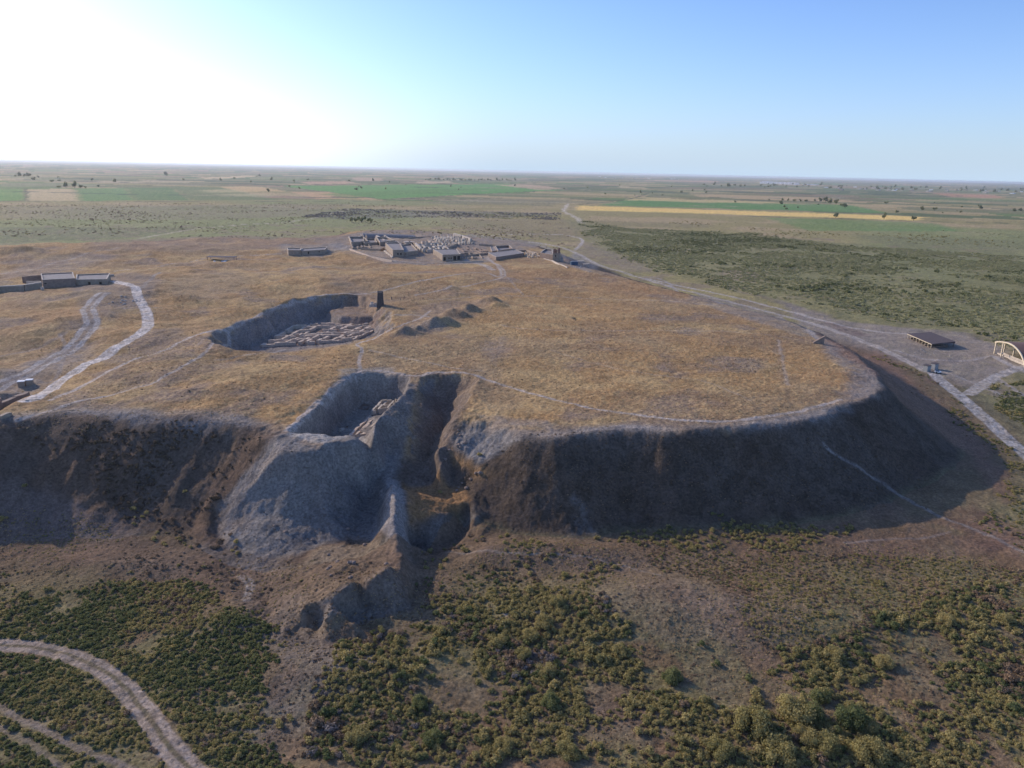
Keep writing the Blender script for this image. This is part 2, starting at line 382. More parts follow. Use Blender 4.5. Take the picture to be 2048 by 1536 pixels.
# -- the plain
OLIVE = (.235, .205, .100); TAN = (.295, .235, .140); DRY = (.195, .115, .068); MAUVE = (.235, .185, .155)
C[:] = OLIVE
mix(sstep(-.1, .6, n3), TAN); mix(0.6*sstep(0, .5, nb), (.16, .20, .09))
mix(0.7*sstep(.1, .5, n2)*(DIST < 1200), (.20, .16, .12))
# far farmland patchwork
th = rad(-14); u = GX*math.cos(th)+GY*math.sin(th); v = -GX*math.sin(th)+GY*math.cos(th)
far = DIST > 1900
ci = np.floor(u/480+0.35*np.floor(v/300)); cj = np.floor(v/170)
hv = _h(ci, cj, 77); hw = _h(ci, cj, 78)
pal = [(.10, .16, .055), (.33, .26, .15), (.13, .145, .07), (.075, .11, .05), (.20, .18, .11), (.15, .15, .08), (.25, .17, .12)]
fieldness = far & (hv > 0.22) & (DIST > 2100)
for k, c in enumerate(pal):
    m = fieldness & (np.floor(hw*len(pal)) == k); C[m] = C[m]*0.15+np.array(c)*0.85
mix(0.5*sstep(0.1, .5, fbm(GX, GY, 700, 3, 66))*(DIST > 3500), (.07, .10, .055))
# named fields, surveyed from the photo
GREEN = (.105, .215, .055); STRAW = (.44, .33, .16)
FIELDS = [([(-60,377),(50,379),(52,402),(-60,402)], GREEN), ([(52,379),(145,377),(158,402),(52,402)], (.40,.32,.19)),
 ([(150,377),(250,376),(270,401),(162,402)], (.10,.20,.07)), ([(250,376),(340,375),(382,401),(272,401)], (.09,.165,.06)),
 ([(342,374),(440,374),(560,401),(385,401)], (.13,.165,.075)), ([(432,373),(520,373),(575,383),(480,383)], (.44,.32,.17)),
 ([(575,383),(655,384),(770,401),(640,398)], (.40,.27,.16)), ([(560,372),(1010,368),(1128,380),(760,398),(660,384)], (.095,.235,.06)),
 ([(985,369),(1060,369),(1142,379),(1080,380)], (.38,.28,.19)), ([(1158,411),(1480,421),(1855,434),(1835,441),(1500,430),(1155,420)], (.64,.46,.17)),
 ([(1262,399),(1520,406),(1700,410),(1775,426),(1500,419),(1200,410)], (.095,.20,.065)), ([(1258,394),(1560,404),(1520,407),(1250,401)], (.40,.33,.17)),
 ([(1380,388),(1620,394),(1770,405),(1560,401),(1400,394)], (.36,.27,.16)), ([(1530,435),(1740,441),(1870,447),(1930,463),(1620,462)], (.085,.19,.055)),
 ([(390,356),(500,351),(515,353),(430,359)], (.45,.36,.22)), ([(200,362),(380,363),(380,366),(200,365)], (.34,.28,.18)),
 ([(600,364),(690,362),(720,367),(620,369)], (.40,.26,.18)), ([(700,356),(765,356),(765,362),(715,362)], (.36,.26,.18)),
 ([(830,363),(900,362),(905,367),(835,367)], (.38,.30,.20)), ([(1290,360),(1440,363),(1430,365),(1290,362)], (.38,.26,.18)),
 ([(1860,386),(1990,390),(2010,396),(1900,393)], (.36,.20,.13)), ([(1240,372),(1300,376),(1290,378),(1235,375)], (.36,.30,.18)),
 ([(0,367),(110,366),(240,371),(0,374)], (.17,.18,.10)), ([(1000,352),(1080,353),(1082,356),(1000,355)], (.10,.16,.06))]
n_id = 20; fld_ids = []
for px, col in FIELDS:
    n_id += 1; fld_ids.append(n_id)
    paint_poly(px, col, 12, 0.62 if col == (.085,.19,.055) else 0.93, 9.0, 0.12, 0, n_id)
for px, col in [([(400,380),(470,379),(500,384),(420,385)],(.40,.34,.19)), ([(430,388),(520,387),(560,392),(450,393)],(.36,.32,.19)),([(640,388),(800,380),(1000,376),(900,384),(700,397)],(.10,.19,.055))]:
    paint_poly(px, col, 25, 0.8, 12, .4, 0)
# hedges, ditches and bands of scrub between the fields
for px, wd in [([(0,403),(380,403),(760,402),(1000,396)],16), ([(640,384),(560,372),(480,368)],12), ([(52,377),(52,402)],10), ([(760,400),(1128,381),(1400,388)],14),
               ([(1155,409),(1260,398),(1300,385)],12), ([(1500,432),(1860,443),(2048,447)],16), ([(300,371),(1100,366)],18), ([(0,375),(300,374)],14), ([(1250,381),(1900,392)],20)]:
    paint_line(px, wd, (.075, .09, .05), 4, .85, 5.0, None, False, 0)
for px, c in [([(600,434),(700,416),(850,421),(1050,424),(1130,428),(1000,436),(840,434),(700,440)], (.13,.13,.125)), ([(830,405),(950,398),(1128,402),(1100,412),(900,408)],(.15,.15,.10)),
              ([(0,412),(700,408),(640,430),(400,440),(0,438)], (.20,.175,.12)), ([(-100,455),(420,455),(260,476),(0,488),(-100,490)], (.115,.125,.07)),
              ([(880,440),(1120,436),(1240,470),(1100,480),(960,466)],(.20,.165,.11)), ([(1160,440),(1420,448),(1420,456),(1200,452)],(.19,.165,.10)),
              ([(1240,462),(1500,470),(1720,500),(2048,530),(2048,660),(1800,640),(1500,560),(1200,500)],(.155,.16,.08)), ([(1130,438),(1250,455),(1500,470),(1900,505),(2100,520),(2100,700),(1700,640),(1500,590),(1300,540),(1180,500)],(.165,.165,.085)), ([(1160,480),(1230,505),(1330,545),(1250,545),(1150,505)],(.20,.165,.14)),
              ([(1700,470),(2048,480),(2048,520),(1850,510)],(.15,.15,.085)), ([(1310,499),(1380,496),(1390,502),(1320,503)],(.30,.25,.21)), ([(1900,535),(2100,560),(2100,600)],(.17,.16,.08)),
              ([(1440,540),(1520,545),(1510,565),(1450,560)],(.24,.19,.15))]:
    paint_poly(px, c, 14, .75, 9, .5, 0)
paint_line([(280,478),(350,464),(430,453),(560,445),(640,434),(700,417)], 5, (.34,.30,.24), 2, 1, 1.0, 3, False, 0)
paint_line([(1135,408),(1128,422),(1150,434),(1162,445)], 9, (.42,.38,.34), 4, .9, 5.0, 4, False, 0)
paint_line([(1240,462),(1420,470),(1700,490),(1900,505),(2060,520)], 5, (.20,.18,.12), 2, .6, 1.5, None, False, 0)
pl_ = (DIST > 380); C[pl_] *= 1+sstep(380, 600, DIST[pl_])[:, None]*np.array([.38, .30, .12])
r9 = random.Random(9)
for k in range(46):
    a_, b_ = r9.uniform(-60, 1900), r9.uniform(349, 384); a1 = a_+r9.uniform(80, 460); b_ += a_*.021; 
    paint_line([(a_, b_), ((a_+a1)/2, b_+(a1-a_)*.010+r9.uniform(-.4, .4)), (a1, b_+(a1-a_)*.021+r9.uniform(-1, 1))], r9.uniform(14, 40), (.055, .075, .045) if k % 3 else (.36, .30, .18), 8, .8, 6, None, False, 0)
# -- the mound
dr = sdf(GX+NWX*0.8, GY+NWY*0.8, RIM)
rw = runw(GX, GY)
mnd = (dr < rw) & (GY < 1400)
GOLD = (.405, .243, .105); GOLD2 = (.500, .355, .168)
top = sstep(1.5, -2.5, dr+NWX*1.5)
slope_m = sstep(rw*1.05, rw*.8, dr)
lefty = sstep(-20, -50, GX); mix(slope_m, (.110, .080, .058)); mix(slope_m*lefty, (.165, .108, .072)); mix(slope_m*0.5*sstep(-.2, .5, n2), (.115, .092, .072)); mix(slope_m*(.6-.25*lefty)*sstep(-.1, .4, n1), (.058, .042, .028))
mix(top, GOLD); mix(top*.75*sstep(-.05, .5, fbm(GX, GY, 55, 3, 70)), (.315, .200, .105)); mix(top*.55*sstep(-.2, .6, n2), GOLD2); mix(top*.6*sstep(.15, .6, n3), (.33, .19, .095)); mix(top*.65*sstep(.25, .6, fbm(GX, GY, 26, 4, 67)), MAUVE)
mix(top*.45*sstep(.0, .5, fbm(GX, GY, 40, 4, 69)), (.28, .19, .115)); mix(top*.45*sstep(.0, .5, n1), (.25, .16, .08)); mix(top*.35*sstep(.1, .6, n4), GOLD2)
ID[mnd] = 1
# bare rim band, steep faces and other places where the earth shows
rim_b = np.exp(-((dr+1.0+NWY)/2.6)**2); mix(np.clip(rim_b*(.55+.5*n2), 0, 1)*(GY < 330), (.27, .235, .205))
gz = GZ.reshape(NR, NA); 
dzr = np.gradient(gz, axis=0)/np.gradient(RR, axis=0); dza = np.gradient(gz, axis=1)/(RR*np.gradient(AA, axis=1))
SL = np.hypot(dzr, dza).ravel()
steep = sstep(0.75, 1.1, SL+n1*.12)*(dr < rw+10)
BARE = (.225, .192, .160)
inner = dr < -3
mix(steep*0.85*(GY < 700)*inner, BARE); mix(steep*.5*sstep(0, .5, n1)*(GY < 700)*inner, (.19, .165, .15))
mix(steep*.35*sstep(.0, .6, n2)*(~inner), (.13, .11, .095))
P = paint_poly
zone_fg = sstep(182, 172, GY+n2*4)*(~mnd)
mix(zone_fg, (.215, .155, .088)); mix(zone_fg*.75*sstep(-.25, .4, n2), (.215, .185, .082)); mix(zone_fg*.5*sstep(.1, .6, n1), (.20, .155, .095)); mix(zone_fg*.6*sstep(.1, .5, fbm(GX, GY, 9, 3, 68)), DRY)
# trench floors, gully, spoil heap, terrace, hillock
P([(432,690),(480,643),(600,604),(718,590),(775,640),(700,690),(520,706)], (.24,.205,.18), 3, .95, 1, 0, ZT)
P([(520,696),(704,684),(772,650),(596,650)], (.25,.175,.13), 1.5, .9, 1, 0, 11.6)
P([(660,622),(700,606),(730,598),(752,606),(768,620),(766,632),(720,634),(686,632)], (.31,.205,.125), 1.5, .85, 1, .3, 15.6)
P([(716,742),(826,752),(742,874),(575,862)], (.25,.212,.178), 1.2, 1, .6, 0, ZT)
P([(680,800),(790,785),(770,860),(690,872)], (.36,.31,.25), 1.5, .8, 1, .3, 10.5)
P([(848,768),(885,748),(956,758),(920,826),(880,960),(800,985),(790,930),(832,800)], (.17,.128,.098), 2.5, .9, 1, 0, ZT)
P([(560,872),(640,890),(760,872),(800,905),(790,965),(772,1050),(690,1075),(600,1105),(520,1118),(440,1080),(440,1010),(500,930)], (.235,.208,.182), 2, 1, 1.5, 0)
P([(545,895),(500,950),(445,1020),(440,1070),(500,1060),(520,980),(570,905)], (.24,.19,.155), 2.5, .7, 2, .3)
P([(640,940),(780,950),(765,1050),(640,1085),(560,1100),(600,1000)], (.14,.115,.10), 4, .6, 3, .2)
P([(575,872),(650,888),(735,878),(720,868),(640,868)], (.42,.38,.33), .8, .9, .5, .2)
P([(760,800),(835,770),(815,860),(790,960),(745,890)], (.22,.19,.165), 1.5, .9, 1, .2)
P([(800,968),(870,966),(930,978),(940,1000),(880,1028),(820,1048)], (.29,.165,.075), 1.0, 1, 1, .2)
P([(895,905),(950,925),(985,935),(970,950),(905,930)], (.31,.18,.08), 1.2, .9, 1, .2)
P([(905,880),(935,850),(1000,860),(1040,880),(1000,905),(960,925),(915,905)], (.27,.245,.22), 1.5, .9, 1, .3)
P([(775,960),(800,965),(815,1050),(830,1150),(815,1185),(770,1120),(765,1040)], (.29,.25,.22), 1.0, 1, .7, .2)
P([(556,1205),(580,1150),(640,1095),(740,1085),(800,1110),(830,1160),(820,1225),(700,1235),(600,1250)], (.27,.20,.13), 2, .9, 1.5, .3)
P([(640,1200),(705,1172),(745,1150),(815,1160),(825,1220),(760,1235),(650,1240),(615,1225)], (.25,.222,.195), 1, .9, 1, .1)
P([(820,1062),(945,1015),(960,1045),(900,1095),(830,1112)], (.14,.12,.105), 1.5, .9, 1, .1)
for q in [(1165,1000),(1180,1040),(1160,1020),(1150,1060)]:
    P([(q[0]-14,q[1]-18),(q[0]+10,q[1]-10),(q[0]+18,q[1]+22),(q[0]-6,q[1]+14)], (.19,.175,.16), 1.5, .45, 3, .6)
# pale weathered patches on the plateau and the slopes
for px, c, f, a in [([(1640,660),(1700,690),(1755,745),(1740,790),(1680,800),(1700,750),(1650,700)], (.27,.235,.21), 3, .9), ([(1400,588),(1560,635),(1640,668),(1600,672),(1500,640),(1380,600)], (.27,.235,.20), 3, .7),
    ([(930,780),(1010,770),(1060,800),(1000,830),(950,815)], (.33,.23,.13), 3, .6), ([(940,830),(1010,835),(1120,850),(1110,862),(1000,850)], (.26,.23,.21), 2, .7), ([(960,690),(1010,672),(1020,700),(990,730)], (.24,.20,.18), 3, .6),
    ([(1550,672),(1562,700),(1570,760),(1580,790),(1560,740)], (.26,.20,.16), 1.5, .5), ([(1440,850),(1600,830),(1660,820),(1720,800),(1640,845),(1500,860)], (.25,.225,.205), 2, .8),
    ([(140,822),(240,822),(330,832),(420,842),(530,852),(400,858),(250,842)], (.24,.225,.215), 2, .8), ([(600,520),(700,560),(780,600),(700,590)], (.27,.22,.18), 5, .35),
    ([(0,545),(60,520),(160,505),(240,510),(120,545),(0,560)], (.25,.215,.20), 5, .55), ([(0,590),(60,580),(120,600),(60,620)], (.24,.18,.15), 4, .3), ([(330,560),(460,540),(520,560),(420,600),(340,590)], (.36,.27,.16), 8, .5),
    ([(120,560),(250,545),(330,560),(300,600),(220,640),(170,620)], (.22,.185,.16), 4, .7), ([(0,740),(110,700),(150,690),(200,680),(170,720),(60,790),(0,800)], (.26,.225,.20), 4, .8),
    ([(840,610),(920,600),(990,600),(940,640),(820,680),(790,670)], (.22,.185,.16), 3, .45), ([(690,500),(780,528),(960,528),(1130,510),(1080,485),(940,468),(720,464),(620,480)], (.27,.235,.205), 4, .85),
    ([(380,700),(440,680),(430,660),(400,690)], (.25,.22,.20), 2, .7), ([(1090,510),(1150,505),(1200,530),(1180,545),(1110,525)], (.27,.24,.215), 3, .8), ([(200,480),(500,470),(700,470),(640,492),(380,505),(180,500)], (.29,.20,.135), 8, .7),
    ([(930,725),(1000,740),(990,765),(940,760)], (.30,.22,.14), 3, .4), ([(560,488),(690,486),(700,500),(640,515),(560,512)], (.26,.235,.21), 4, .7)]:
    P(px, c, f, a, 2.0, .45)
# foreground
for px, c, f, a in [([(-40,960),(120,980),(240,1050),(300,1110),(160,1120),(-40,1080)], (.20,.145,.115), 3, .95), ([(150,1040),(420,1090),(560,1130),(540,1180),(300,1150),(100,1120)], (.185,.15,.13), 3, .8),
    ([(880,1110),(1100,1095),(1330,1120),(1240,1150),(1000,1140)], (.20,.155,.125), 3, .8), ([(1180,1170),(1330,1150),(1500,1200),(1460,1260),(1330,1290),(1240,1230)], (.255,.185,.125), 3, .7),
    ([(1480,1210),(1600,1260),(1700,1330),(1560,1330),(1440,1270)], (.165,.115,.08), 4, .7), ([(1560,1075),(1850,1060),(2000,1080),(1980,1110),(1700,1120)], (.19,.115,.085), 3, .8),
    ([(1850,1040),(1960,1010),(2048,1060),(2048,1110),(1950,1070)], (.21,.125,.09), 3, .8), ([(440,1100),(560,1110),(600,1250),(500,1280),(470,1180)], (.20,.165,.135), 3, .8),
    ([(490,1260),(620,1250),(760,1330),(620,1500),(450,1480),(560,1350)], (.21,.17,.14), 4, .75), ([(830,1140),(900,1150),(880,1250),(760,1290),(640,1290),(800,1230)], (.165,.115,.085), 3, .8),
    ([(1000,1400),(1300,1380),(1330,1450),(1100,1470)], (.15,.11,.085), 4, .6), ([(1400,1300),(1500,1290),(1480,1400),(1360,1380)], (.15,.115,.085), 4, .6)]:
    P(px, c, f, a, 2.5, .35)
# right-hand apron and compound
P([(1640,668),(1760,700),(1850,790),(1950,870),(1985,900),(2010,1000),(1930,900),(1800,800),(1700,720)], (.235,.135,.085), 4, .9, 2, .3)
P([(1560,600),(1680,640),(1800,655),(1930,665),(1990,690),(2060,735),(1930,775),(1850,740),(1700,690),(1600,650)], (.285,.235,.195), 4, .95, 2, .3)
P([(1640,640),(1700,655),(1740,672),(1690,672)], (.22,.16,.13), 3, .8, 2, .3)
P([(1400,560),(1500,590),(1640,632),(1560,600)], (.21,.165,.13), 3, .6, 2, .4)
P([(1860,745),(1920,770),(2048,840),(2048,880),(1920,790)], (.15,.135,.08), 2, .7, 2, .4)
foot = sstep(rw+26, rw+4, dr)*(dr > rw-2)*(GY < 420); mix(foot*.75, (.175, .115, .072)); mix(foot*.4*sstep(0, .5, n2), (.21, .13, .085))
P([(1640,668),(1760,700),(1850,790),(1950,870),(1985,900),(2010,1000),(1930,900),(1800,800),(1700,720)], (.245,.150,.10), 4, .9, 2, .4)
# -- tracks, roads and paved walks
ROAD = (.47, .405, .345); PALE = (.40, .35, .30)
TR = {}
TR['r1'] = paint_line([(1060,484),(1110,492),(1150,505),(1200,530),(1270,553),(1400,588),(1500,614),(1600,640),(1700,672),(1780,706),(1850,742)], 4.5, ROAD, .8, 1, .4, 5, True)
paint_line([(1290,556),(1400,580),(1500,602),(1600,628),(1680,650),(1760,664),(1820,668)], 3.2, ROAD, .8, .9, .4, 6)
paint_line([(1280,552),(1340,568),(1440,606),(1560,634),(1620,662),(1640,680)], 2.4, (.38,.33,.29), .6, .8, .3)
paint_line([(1150,500),(1165,480),(1130,470),(1060,468),(960,472)], 4, ROAD, 1, .9, .4)
paint_line([(1790,700),(1850,718),(1930,722),(1990,712),(2030,735)], 2.4, (.36,.31,.27), .6, .9, .3, 7)
paint_line([(1830,730),(1880,742),(1960,770),(2000,790)], 2.6, (.36,.31,.26), .6, .9, .3, 8)
paint_line([(1985,712),(2020,730),(2060,748)], 2.6, (.40,.36,.33), .4, 1, .1, 9)
paint_line([(2000,760),(2060,800),(2100,830)], 2.4, (.34,.29,.25), .5, .9, .3, 10)
PAVE_R = hit([(1868,748),(1890,768),(1930,800),(1975,840),(2020,882),(2070,925),(2120,970)])
paint_line(None, 5.4, (.42,.385,.35), .2, 1, .05, 11, False, None, PAVE_R)
CROSS = hit([(1938,788),(1975,764),(2020,742),(2070,728)])
paint_line(None, 5.0, (.40,.355,.31), .2, 1, .05, 12, False, None, CROSS)
paint_line([(1650,890),(1700,925),(1750,958),(1800,990),(1850,1018),(1920,1048),(2000,1082),(2080,1115)], 1.2, (.27,.235,.205), .4, .85, .7, 13)
paint_line([(1690,1085),(1780,1078),(1850,1076),(1900,1064)], .8, (.27,.21,.17), .3, .8, .3)
PAVE_L = hit([(222,562),(250,567),(270,574),(275,590),(290,618),(296,640),(292,656),(262,678),(225,700),(190,722),(150,745),(110,772),(75,792),(52,800)])
paint_line(None, 4.4, (.60,.53,.46), .25, 1, .05, 14, False, None, PAVE_L)
paint_line([(208,585),(190,600),(176,618),(184,640),(180,655),(150,690),(110,715),(60,745),(0,772),(-60,795)], 6.5, (.27,.225,.19), .7, .8, .5, 15, False)
def ruts(px, offs, wd, col, amt=.9, pre=None):
    P_ = smooth_line(pre if pre is not None else hit(px), 6); a = np.array([p[:2] for p in P_]); t = np.gradient(a, axis=0); t /= np.linalg.norm(t, axis=1)[:, None]+1e-9
    for o_ in offs:
        q_ = a+np.stack([-t[:, 1], t[:, 0]], 1)*o_; m = np.where(inbox(GX, GY, q_.tolist(), 3))[0]
        if not len(m): continue
        d, _ = line_d(GX[m]+NWX[m]*.25, GY[m]+NWY[m]*.25, q_.tolist()); fw = wd*.5+.0004*DIST[m]
        mix(np.clip(sstep(fw+.35, fw-.1, d)*amt*(.8+.4*n1[m]), 0, 1), col, m)
ruts([(208,585),(190,600),(176,618),(184,640),(180,655),(150,690),(110,715),(60,745),(0,772),(-60,795)], (-2.6,-1.5,1.3,2.4), .55, (.44,.39,.345))
paint_line([(130,665),(90,690),(40,705),(-20,718)], 2.2, (.27,.225,.20), .5, .6, .4)
paint_line([(70,760),(100,765),(120,740),(130,700),(118,668)], 1.2, (.30,.26,.23), .4, .6, .4)
paint_line([(320,545),(300,560),(285,575)], 2.2, (.34,.29,.24), .6, .7, .3)
FP = [([(35,840),(120,815),(250,782),(330,752),(400,712),(450,690),(460,662)], 1.0, 16), ([(100,800),(200,752),(330,700),(440,662),(520,628),(590,604),(660,590),(740,588)], 1.5, 17),
 ([(720,748),(718,722),(724,700),(714,688),(740,680),(790,655),(840,636),(860,622)], 1.0, 18), ([(575,860),(620,820),(670,775),(715,745),(770,743),(830,752),(870,746),(920,744),(965,756)], 1.6, 19),
 ([(965,756),(1040,780),(1150,808),(1260,828),(1360,840),(1480,840),(1580,826),(1680,800)], 1.1, 20)]
for px, wd, i in FP: paint_line(px, wd*1.25, (.46,.385,.32), .35, .95, .45, i)
for px, wd, a in [([(745,585),(800,572),(870,556),(960,545),(995,553),(1002,545),(985,525),(960,515)], 1.5, .9), ([(830,590),(900,572),(980,562),(1010,550),(998,530),(975,515)], 1.3, .8), ([(1000,545),(1020,560),(1045,590)], 1.0, .4),
   ([(860,600),(1000,592),(1300,600),(1450,615)], 1.2, .5), ([(1000,650),(1100,660),(1400,662),(1540,670)], 1.0, .35), ([(700,498),(740,512),(800,524),(860,530),(920,527),(960,524)], 2.2, .9),
   ([(640,505),(680,498),(700,492)], 2.4, .8), ([(860,480),(900,505),(935,522),(960,528),(985,540)], 3.6, .8), ([(230,542),(330,530),(480,512),(560,508)], 1.3, .7), ([(0,548),(100,528),(180,505),(240,495)], 2.0, .5),
   ([(740,700),(800,715),(900,735),(965,742)], .9, .5), ([(640,690),(560,702),(480,712),(430,720)], .9, .5), ([(1100,700),(1250,740),(1400,760),(1500,800)], .8, .3), ([(770,640),(800,630),(850,632),(900,636)], 1.2, .7),
   ([(1556,680),(1566,720),(1575,770)], .9, .5), ([(0,805),(60,790)], 1.4, .6), ([(790,1000),(760,985)], .8, .5), ([(1480,1190),(1560,1215),(1640,1265),(1700,1300)], .4, .5), ([(880,1108),(1000,1104),(1150,1112),(1260,1135),(1320,1150)], .35, .45),
   ([(480,1150),(498,1170),(490,1200)], .5, .8), ([(492,1150),(508,1170),(500,1200)], .5, .8), ([(1010,1228),(1050,1232),(1080,1224)], .5, .8)]:
    paint_line(px, wd*1.2, (.44,.375,.315), .4, a, .45)
TRK = hit([(-60,1288),(0,1290),(70,1296),(140,1310),(200,1338),(245,1370),(280,1410),(310,1450),(345,1495),(385,1545),(430,1600)])
paint_line(None, 3.6, (.29,.215,.16), .45, 1, .55, 2, False, None, TRK)
ruts(None, (-1.05, 1.05), .95, (.37,.295,.235), .9, TRK)
ruts(None, (0.0,), .35, (.15,.13,.07), .8, TRK)
TRK2 = hit([(-40,1395),(20,1428),(90,1462),(180,1505),(260,1540)])
paint_line(None, 1.3, (.26,.205,.165), .5, .8, .6, None, False, None, TRK2)
TRK3 = hit([(-40,1435),(20,1465),(80,1500),(130,1540)])
paint_line(None, 1.1, (.25,.20,.16), .5, .7, .6, None, False, None, TRK3)
def near_line(x, y, P): return line_d(x, y, [p[:2] for p in P])[0]
cob = np.isin(ID, (11, 12, 14)); C[cob] *= (1+.35*fbm(GX[cob], GY[cob], .9, 2, 88))[:, None]
C = np.clip(C*(1+0.10*n1[:, None]+0.10*n4[:, None]), .01, .9)
# -- mesh, split into the plain, the mound and each road, path and field along the grid
def terrain_material():
    m = bpy.data.materials.new('earth'); m.use_nodes = True; n = m.node_tree; L = n.links
    b = n.nodes['Principled BSDF']; b.inputs['Roughness'].default_value = .95; b.inputs['Specular IOR Level'].default_value = .12
    a = n.nodes.new('ShaderNodeAttribute'); a.attribute_name = 'soil'
    g = n.nodes.new('ShaderNodeNewGeometry')
    def noise(sc, det, rough=.6):
        q = n.nodes.new('ShaderNodeTexNoise'); q.inputs['Scale'].default_value = sc; q.inputs['Detail'].default_value = det; q.inputs['Roughness'].default_value = rough
        L.new(g.outputs['Position'], q.inputs['Vector']); return q
    q1 = noise(1.5, 8, .72); q2 = noise(.12, 4, .6)
    r1 = n.nodes.new('ShaderNodeMapRange'); r1.inputs[1].default_value = .3; r1.inputs[2].default_value = .7; r1.inputs[3].default_value = .42; r1.inputs[4].default_value = 1.6
    r2 = n.nodes.new('ShaderNodeMapRange'); r2.inputs[1].default_value = .3; r2.inputs[2].default_value = .7; r2.inputs[3].default_value = .82; r2.inputs[4].default_value = 1.18
    L.new(q1.outputs[0], r1.inputs[0]); L.new(q2.outputs[0], r2.inputs[0])
    mu = n.nodes.new('ShaderNodeMath'); mu.operation = 'MULTIPLY'; L.new(r1.outputs[0], mu.inputs[0]); L.new(r2.outputs[0], mu.inputs[1])
    vm = n.nodes.new('ShaderNodeVectorMath'); vm.operation = 'SCALE'; L.new(a.outputs['Color'], vm.inputs[0]); L.new(mu.outputs[0], vm.inputs['Scale'])
    L.new(vm.outputs[0], b.inputs['Base Color'])
    bp = n.nodes.new('ShaderNodeBump'); bp.inputs['Strength'].default_value = 1.0; bp.inputs['Distance'].default_value = .35
    L.new(q1.outputs[0], bp.inputs['Height']); L.new(bp.outputs[0], b.inputs['Normal'])
    return m
EARTH = terrain_material()
ii, jj = np.meshgrid(np.arange(NR-1), np.arange(NA-1), indexing='ij'); ii = ii.ravel(); jj = jj.ravel()
FV = np.stack([ii*NA+jj, ii*NA+jj+1, (ii+1)*NA+jj+1, (ii+1)*NA+jj], 1)
FID = ID[FV[:, 0]]
NAMES = {0: ('ground', None), 1: ('mound', None), 2: ('dirt_road', 'rutted dirt track curving through the green scrub in the lower left corner'),
 3: ('road', 'thin pale road crossing the plain behind the mound on the left'), 4: ('stream_bed', 'short white winding stream bed beyond the settlement'),
 5: ('dirt_road', 'long dirt road running down along the right foot of the mound'), 6: ('dirt_road', 'second fainter track just beyond the long dirt road by the green thicket'),
 7: ('path', 'path passing in front of the dark flat shelter'), 8: ('path', 'path running below the bare compound on the right'), 9: ('path', 'short walk beside the arched shelter'),
 10: ('path', 'track leaving the paved crosswalk at the right edge'), 11: ('path', 'rough stone paved walk descending at the right edge'), 12: ('path', 'broad slab walk with steps joining the stone paved walk'),
 13: ('path', 'pale footpath coming down the shaded right slope'), 14: ('path', 'pale paved walk curving up to the long gate building on the left'), 15: ('dirt_road', 'worn double track left of the pale paved walk'),
 16: ('path', 'footpath over the grass left of the dig'), 17: ('path', 'footpath along the back rim of the large dig'), 18: ('path', 'footpath winding between the two digs'),
 19: ('path', 'worn rim path round the two front trenches'), 20: ('path', 'footpath along the front rim of the right plateau')}
for k, i in enumerate(fld_ids): NAMES[i] = ('field', None)
def build_terrain():
    V = np.stack([GX, GY, GZ], 1)
    grid = V.reshape(NR, NA, 3)
    nrm = np.cross(np.gradient(grid, axis=1), np.gradient(grid, axis=0)).reshape(-1, 3)
    nrm /= np.linalg.norm(nrm, axis=1)[:, None]+1e-12; nrm *= np.sign(nrm[:, 2:3])
    for k in np.unique(FID):
        f = FV[FID == k]; used, inv = np.unique(f.ravel(), return_inverse=True); vv = V[used]; nf = len(f)
        me = bpy.data.meshes.new(NAMES[int(k)][0])
        me.vertices.add(len(used)); me.vertices.foreach_set('co', vv.astype(np.float32).ravel())
        me.loops.add(nf*4); me.loops.foreach_set('vertex_index', inv.ravel().astype(np.int32))
        me.polygons.add(nf); me.polygons.foreach_set('loop_start', np.arange(0, nf*4, 4, dtype=np.int32))
        me.update(); me.validate()
        me.polygons.foreach_set('use_smooth', np.ones(nf, bool))
        a = me.attributes.new('soil', 'FLOAT_COLOR', 'POINT')
        cc = np.ones((len(used), 4), np.float32); cc[:, :3] = C[used]; a.data.foreach_set('color', cc.ravel())
        me.normals_split_custom_set_from_vertices(nrm[used].astype(np.float32).tolist()) if len(used) < 200000 else None
        me.materials.append(EARTH)
        o = bpy.data.objects.new(NAMES[int(k)][0], me); COL.objects.link(o); o['kind'] = 'structure'
        if NAMES[int(k)][1]: o['label'] = NAMES[int(k)][1]
build_terrain()
print('terrain built', time.time()-T0)

# ---------------------------------------------------------------- haze
def haze_box():
    me = bpy.data.meshes.new('haze'); bm = bmesh.new()
    bmesh.ops.create_cube(bm, size=1.0); bm.to_mesh(me); bm.free()
    o = bpy.data.objects.new('haze', me); COL.objects.link(o)
    zlo = float(GZ.min())-1.0; zhi = 90.0
    R = rng_.max()+500
    o.scale = (2*R, 2*R, zhi-zlo); o.location = (0, 0, (zhi+zlo)/2)
    m = bpy.data.materials.new('haze'); m.use_nodes = True; n = m.node_tree; n.nodes.clear()
    v = n.nodes.new('ShaderNodeVolumePrincipled'); out = n.nodes.new('ShaderNodeOutputMaterial')
    v.inputs['Color'].default_value = (.86, .92, 1, 1); v.inputs['Density'].default_value = HAZE; v.inputs['Anisotropy'].default_value = 0.35
    n.links.new(v.outputs[0], out.inputs['Volume']); me.materials.append(m)
    o['kind'] = 'stuff'; o['label'] = 'thin bluish haze over the whole plain'
haze_box()
